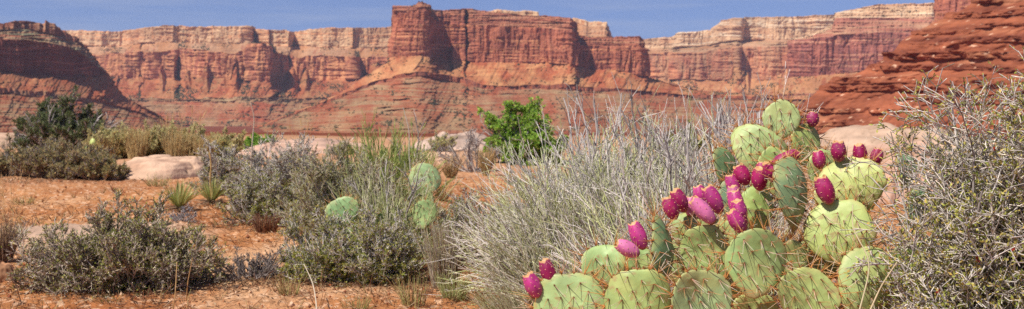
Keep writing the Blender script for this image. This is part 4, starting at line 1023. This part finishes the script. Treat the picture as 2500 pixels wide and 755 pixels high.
fruits = [(3, 1984, 292, 2.97, 2, .92, 0, .8), (6, 2047, 371, 2.75, -4, 1.0, 0, .92), (6, 2100, 377, 2.76, -10, .95, 0, .88), (6, 2140, 384, 2.76, 14, .95, 0, .85), (7, 2015, 466, 2.57, -22, 1.15, 0, 1.05), (24, 2000, 391, 2.78, -6, .95, 0, .9),
    (5, 1884, 421, 2.60, -28, 1.0, 0, .85), (5, 1905, 397, 2.62, 50, 1.0, 0, .9), (5, 1926, 386, 2.64, 60, .85, 0), (19, 1813, 428, 2.66, -26, 1.0, 0, .95), (19, 1854, 438, 2.64, -4, 1.08, 0, .95), (19, 1858, 424, 2.72, 6, 1.0, 0, .9),
    (20, 1790, 456, 2.66, -20, .95, 1), (20, 1792, 478, 2.62, -8, .95, 2, .9), (20, 1797, 498, 2.56, -10, 1.0, 1), (20, 1804, 518, 2.50, -12, 1.0, 1), (20, 1799, 541, 2.44, -30, 1.0, 1, .9),
    (17, 1638, 510, 2.48, -24, 1.0, 0, .95), (17, 1660, 491, 2.52, -26, .98, 0, 1.0), (17, 1686, 505, 2.56, 4, .85, 2, .9), (17, 1718, 516, 2.42, -42, 1.05, 2, 1.1), (17, 1743, 489, 2.48, -28, 1.0, 1, 1.15), (17, 1711, 478, 2.56, -16, .95, 1, .95),
    (16, 1559, 577, 2.36, -22, 1.0, 1, 1.0), (15, 1534, 608, 2.34, -62, .95, 2, 1.0), (14, 1302, 698, 2.31, -24, 1.0, 1, 1.0), (14, 1339, 666, 2.32, -20, .98, 0, .95), (20, 1808, 545, 2.50, -5, .9, 0)]
cactus_pads(cac, specs, fruits)
# woody foot of the clump
def foot(root, r, h):
    n = 7; ph = np.linspace(0, 2 * PI, n, endpoint=False)
    st = np.zeros((n, 3)); st[:, 2] = -.03; st[:, 0] = np.cos(ph) * r; st[:, 1] = np.sin(ph) * r * .4
    p, rd = grow(st, np.stack([np.cos(ph) * .5, np.sin(ph) * .3, np.ones(n)], 1), np.full(n, h), np.full(n, .03), np.full(n, .022), 5, .1)
    for i in range(n):
        V, Q, c = tubes(p[i:i + 1], rd[i:i + 1], lin(150, 124, 84)[None], 8)
        mesh('woody_stem', V, Q, M_twig, c, root, smooth=True)
foot(cac, .25, .28)

px_, d_ = 940, 6.0
sx, sy = P(px_, 0, d_)[:2]
sc = thing('prickly_pear', (sx, sy, float(gz(sx, sy))), 'small prickly pear half hidden in grey shrubs, without any fruit', 'cactus', 'prickly pear cacti')
cactus_pads(sc, {41: (838, 521, 84, 76, 5.66, 12, -34, lin(160, 182, 116), {'gap': .036}), 42: (1036, 442, 78, 88, 6.3, 0, 6, lin(172, 194, 132), {'gap': .036}), 43: (1036, 524, 62, 78, 5.85, -4, 18, lin(166, 182, 112), {'gap': .036}),
    44: (955, 545, 90, 76, 5.95, 40, 0, GB, {'gap': .036}), 45: (872, 590, 86, 80, 5.62, 14, 24, GL * .9, {'gap': .036}), 46: (1030, 592, 70, 84, 5.85, 10, -14, GL * .9, {'gap': .036}), 47: (1026, 488, 60, 70, 6.12, 24, 10, GL * .9, {'gap': .036}), 48: (940, 610, 90, 80, 5.9, 0, -20, GB, {'gap': .036})}, [])
foot(sc, .12, .08)
sx, sy = P(224, 0, 19)[:2]
sc2 = thing('prickly_pear', (sx, sy, float(gz(sx, sy))), 'tiny upright pair of pale pads between far left shrubs', 'cactus', 'prickly pear cacti')
cactus_pads(sc2, {51: (225, 348, 14, 20, 19.0, 0, 4, lin(186, 206, 120), {'gap': .05, 'spine': .3, 'rimspine': .3, 'bristle': 0}), 52: (214, 362, 24, 12, 19.1, 0, -30, GL, {'gap': .05, 'spine': .3, 'rimspine': .3, 'bristle': 0})}, [])
sx, sy = P(2212, 0, 3.6)[:2]
sc3 = thing('prickly_pear', (sx, sy, float(gz(sx, sy))), 'blue green cactus pads seen through the thorny bush', 'cactus', 'prickly pear cacti')
cactus_pads(sc3, {61: (2212, 416, 60, 90, 3.6, 30, 0, GB), 62: (2250, 510, 70, 110, 3.7, 10, 10, GB * .9)}, [])

# ---- thorny bush at the right
shrub('tall thorny grey bush with tiny olive leaves filling the right edge', 'bush', 2485, 2.42, 740, 905, name='thorny_bush', depth=.30, stems=150, m1=10, m2=9, m3=3, nleaf=4.0, ll=.0105, lwid=.0040, rad=.0052, spread=1.0, up=.02, wob=.14, low=-.02,
      wood=[lin(206, 196, 186), lin(170, 160, 152), lin(126, 112, 100), lin(224, 212, 196)], ww=(3, 3, 2, 2), leaf=[lin(178, 182, 84), lin(202, 194, 100), lin(140, 152, 68), lin(214, 186, 104)], lw=(3, 3, 2, 2), seed=5, lean=(-.04, 0), minr=.00115, spots=42, ragged=.16)
shrub('second thorny bush right behind, cut by the frame edge', 'bush', 2600, 3.1, 480, 680, name='thorny_bush', depth=.35, stems=60, m1=9, m2=8, m3=3, nleaf=3.2, ll=.0085, lwid=.003, rad=.0045, spread=1.0, up=.05, wob=.14, low=-.02,
      wood=[lin(178, 168, 160), lin(146, 136, 130), lin(110, 98, 88)], ww=(3, 3, 2), leaf=[lin(150, 148, 70), lin(170, 160, 84), lin(116, 120, 58)], lw=(3, 2, 2), seed=6)

# ------------------------------------------------------------------ litter, pebbles
def scatter_twigs():
    global rng
    rng = np.random.default_rng(77)
    n = 6500
    d = rng.uniform(3.6, 11, n) ** 1.0; px = rng.uniform(-60, 2560, n); x = (px - 1250) / F * d
    z = gz(x, d) + .006
    st = np.stack([x, d, z], 1); a = rng.uniform(0, 2 * PI, n)
    keep = fbm(x * 1.2, d * 1.2, o=2, seed=61) > -.15
    st = st[keep]; a = a[keep]; n = len(st)
    dr = np.stack([np.cos(a), np.sin(a), rng.uniform(-.02, .25, n)], 1)
    p, r = grow(st, dr, rng.uniform(.03, .16, n), np.full(n, .0016), np.full(n, .001), 3, .22, -.05)
    r = np.maximum(r, .00025 * d[keep][:, None])
    V, Q, c = tubes(p, r, pick([lin(120, 78, 56), lin(196, 164, 130), lin(84, 54, 42), lin(176, 120, 80)], (3, 2, 2, 2), n), 3)
    tag(mesh('dry_twig_litter', V, Q, M_twig, c), 'broken dry twigs and stems strewn over the red soil', 'litter', kind='stuff')
    n = 8000
    d = 3.4 + 12 * rng.uniform(0, 1, n) ** 1.5; px = rng.uniform(-80, 2580, n); x = (px - 1250) / F * d
    pts = np.stack([x, d, gz(x, d) + .006], 1)
    rad = .0024 * (1 + rng.exponential(1.0, n)) * np.sqrt(d / 5)
    tag(blobs(pts, rad, pick([lin(196, 130, 88), lin(170, 98, 64), lin(222, 184, 150), lin(140, 84, 60)], (4, 3, 2, 2), n), 'pebbles', M_soil), 'small clods and pebbles on the red soil', 'gravel', kind='stuff')
    parts = []
    for px, d0, w_, m in [(310, 5.3, .62, 5200), (600, 5.5, .3, 1200), (785, 5.5, .26, 1600), (935, 5.45, .26, 1600), (1125, 6.3, .28, 1500), (690, 9.2, .5, 1800), (640, 8.3, .4, 1500), (130, 14.2, 1.0, 2600), (1400, 4.7, .6, 4000), (1090, 5.2, .25, 900), (1200, 8, .8, 1500), (520, 10, .5, 900)]:
        x0 = (px - 1250) / F * d0
        x = x0 + rng.normal(0, w_ * .75, m); y = d0 + rng.normal(-.05, w_ * .5, m)
        pts = np.stack([x, y, gz(x, y) + .012], 1); sc = .010 * math.sqrt(d0 / 5)
        parts.append(leaves(pts, rng.normal(size=(m, 3)) * [1, 1, .3], sc * rng.uniform(.6, 2.2, m), sc * .45 * rng.uniform(.6, 1.4, m), pick([lin(112, 84, 62), lin(150, 116, 84), lin(84, 66, 52), lin(176, 156, 124)], (3, 3, 3, 1), m)))
    V, Q, c = join(parts)
    tag(mesh('leaf_litter', V, Q, M_twig, c), 'fallen leaf crumbs and bark under the shrubs', 'litter', kind='stuff')
    # straw and needles under the thorny bush
    n = 5000
    x = rng.normal(1.05, .34, n); y = rng.uniform(2.4, 4.4, n)
    st = np.stack([x, y, gz(x, y) + .008 + rng.uniform(0, .03, n)], 1); a = rng.uniform(0, 2 * PI, n)
    p, r = grow(st, np.stack([np.cos(a), np.sin(a), rng.uniform(-.1, .5, n)], 1), rng.uniform(.02, .09, n), np.full(n, .0011), np.full(n, .0008), 3, .25, -.05)
    V, Q, c = tubes(p, r, pick([lin(150, 96, 58), lin(190, 140, 90), lin(104, 66, 44), lin(206, 180, 130)], (3, 2, 2, 1), n), 3)
    tag(mesh('straw_litter', V, Q, M_twig, c), 'brown straw and old needles under the thorny bush', 'litter', kind='stuff')
scatter_twigs()

def small_weeds():
    """thin dry annual weeds on the soil, too many and fine to count"""
    global rng
    rng = np.random.default_rng(99)
    parts = []
    for _ in range(210):
        d = rng.uniform(4.2, 12); px = rng.uniform(-50, 1400)
        x = (px - 1250) / F * d
        n = 9
        z = float(gz(x, d)); a = rng.uniform(0, 2 * PI, n)
        st = np.tile([x, d, z], (n, 1)) + np.stack([.01 * np.cos(a), .01 * np.sin(a), 0 * a], 1)
        p, r = grow(st, np.stack([.7 * np.cos(a), .7 * np.sin(a), np.ones(n)], 1), rng.uniform(.03, .10, n), np.full(n, .0011), np.full(n, .0007), 4, .18)
        parts.append(tubes(p, np.maximum(r, .0002 * d), pick([lin(150, 96, 62), lin(196, 160, 112), lin(110, 66, 46), lin(170, 160, 100)], (3, 2, 2, 1), n), 3))
    V, Q, c = join(parts)
    tag(mesh('dry_weeds', V, Q, M_grass, c), 'fine dry weeds sprouting from the red soil', 'weeds', kind='stuff')
small_weeds()

# ------------------------------------------------------------------ air
def haze():
    x0, x1, y0, y1, z0, z1 = -9000, 9000, -300, 9000, -260, 620
    V = np.array([[x, y, z] for z in (z0, z1) for y in (y0, y1) for x in (x0, x1)], float)
    Q = np.array([[0, 2, 3, 1], [4, 5, 7, 6], [0, 1, 5, 4], [2, 6, 7, 3], [0, 4, 6, 2], [1, 3, 7, 5]])
    m = bpy.data.materials.new('air'); m.use_nodes = True; nt = m.node_tree; nt.nodes.clear()
    out = nt.nodes.new('ShaderNodeOutputMaterial'); v = nt.nodes.new('ShaderNodeVolumePrincipled')
    v.inputs['Color'].default_value = (.72, .80, 1.0, 1); v.inputs['Density'].default_value = HAZE; v.inputs['Anisotropy'].default_value = .2
    nt.links.new(v.outputs['Volume'], out.inputs['Volume'])
    tag(mesh('haze', V, Q, m), 'thin blue air between the viewer and the far cliffs', 'haze', kind='stuff')
HAZE = 0.00006
haze()

# ------------------------------------------------------------------ light
sun_to = Vector((-0.44, -0.40, 0.80)).normalized()
el = math.asin(sun_to.z); rot = math.atan2(sun_to.x, sun_to.y)
L = bpy.data.lights.new('sun', 'SUN'); L.energy = 4.9; L.angle = math.radians(.53); L.color = (1, .95, .87)
lo = bpy.data.objects.new('sun', L); lo.rotation_euler = (-sun_to).to_track_quat('-Z', 'Y').to_euler(); C.objects.link(lo)
w = bpy.data.worlds.new('World'); bpy.context.scene.world = w; w.use_nodes = True
nt = w.node_tree; bg = nt.nodes['Background']
sky = nt.nodes.new('ShaderNodeTexSky'); sky.sky_type = 'NISHITA'; sky.sun_disc = False
sky.sun_elevation = el; sky.sun_rotation = rot % (2 * PI); sky.altitude = 1800; sky.air_density = 1.0; sky.dust_density = 0.2; sky.ozone_density = 4.0
gm = nt.nodes.new('ShaderNodeVectorMath'); gm.operation = 'MULTIPLY'; gm.inputs[1].default_value = (.94, .90, 1.12)
nt.links.new(sky.outputs['Color'], gm.inputs[0])
tc = nt.nodes.new('ShaderNodeTexCoord'); mp = nt.nodes.new('ShaderNodeMapping'); mp.inputs['Location'].default_value = (0, 0, .055)
nt.links.new(tc.outputs['Generated'], mp.inputs['Vector']); nt.links.new(mp.outputs['Vector'], sky.inputs['Vector'])
cm = nt.nodes.new('ShaderNodeMapping'); cm.inputs['Scale'].default_value = (5, 5, 60); cm.inputs['Location'].default_value = (2.3, 0, .4)
nt.links.new(tc.outputs['Generated'], cm.inputs['Vector'])
cn = nt.nodes.new('ShaderNodeTexNoise'); cn.inputs['Scale'].default_value = 1.0; cn.inputs['Detail'].default_value = 4; nt.links.new(cm.outputs['Vector'], cn.inputs['Vector'])
cr = nt.nodes.new('ShaderNodeMapRange'); cr.inputs['From Min'].default_value = .48; cr.inputs['From Max'].default_value = .8; cr.inputs['To Max'].default_value = .35; nt.links.new(cn.outputs['Fac'], cr.inputs['Value'])
cx_ = nt.nodes.new('ShaderNodeMix'); cx_.data_type = 'RGBA'; cx_.inputs[7].default_value = (6.5, 6.6, 7.2, 1)
nt.links.new(cr.outputs['Result'], cx_.inputs[0]); nt.links.new(gm.outputs['Vector'], cx_.inputs[6])
nt.links.new(cx_.outputs[2], bg.inputs['Color']); bg.inputs['Strength'].default_value = .085

# ------------------------------------------------------------------ camera
cam = bpy.data.cameras.new('camera'); co = bpy.data.objects.new('camera', cam); C.objects.link(co)
co.location = (0, 0, H); co.rotation_euler = (PI / 2, 0, 0)
cam.sensor_width = 36; cam.lens = F / 2500 * 36; cam.shift_y = -(377.5 - YH) / 2500
cam.clip_start = .05; cam.clip_end = 30000
cam.dof.use_dof = True; cam.dof.focus_distance = 2.6; cam.dof.aperture_fstop = 10
sc_ = bpy.context.scene; sc_.camera = co
sc_.view_settings.view_transform = 'Standard'; sc_.view_settings.look = 'None'; sc_.view_settings.gamma = 1; sc_.view_settings.exposure = 0.22
sc_.cycles.volume_bounces = 0; sc_.cycles.max_bounces = 6; sc_.cycles.use_denoising = False
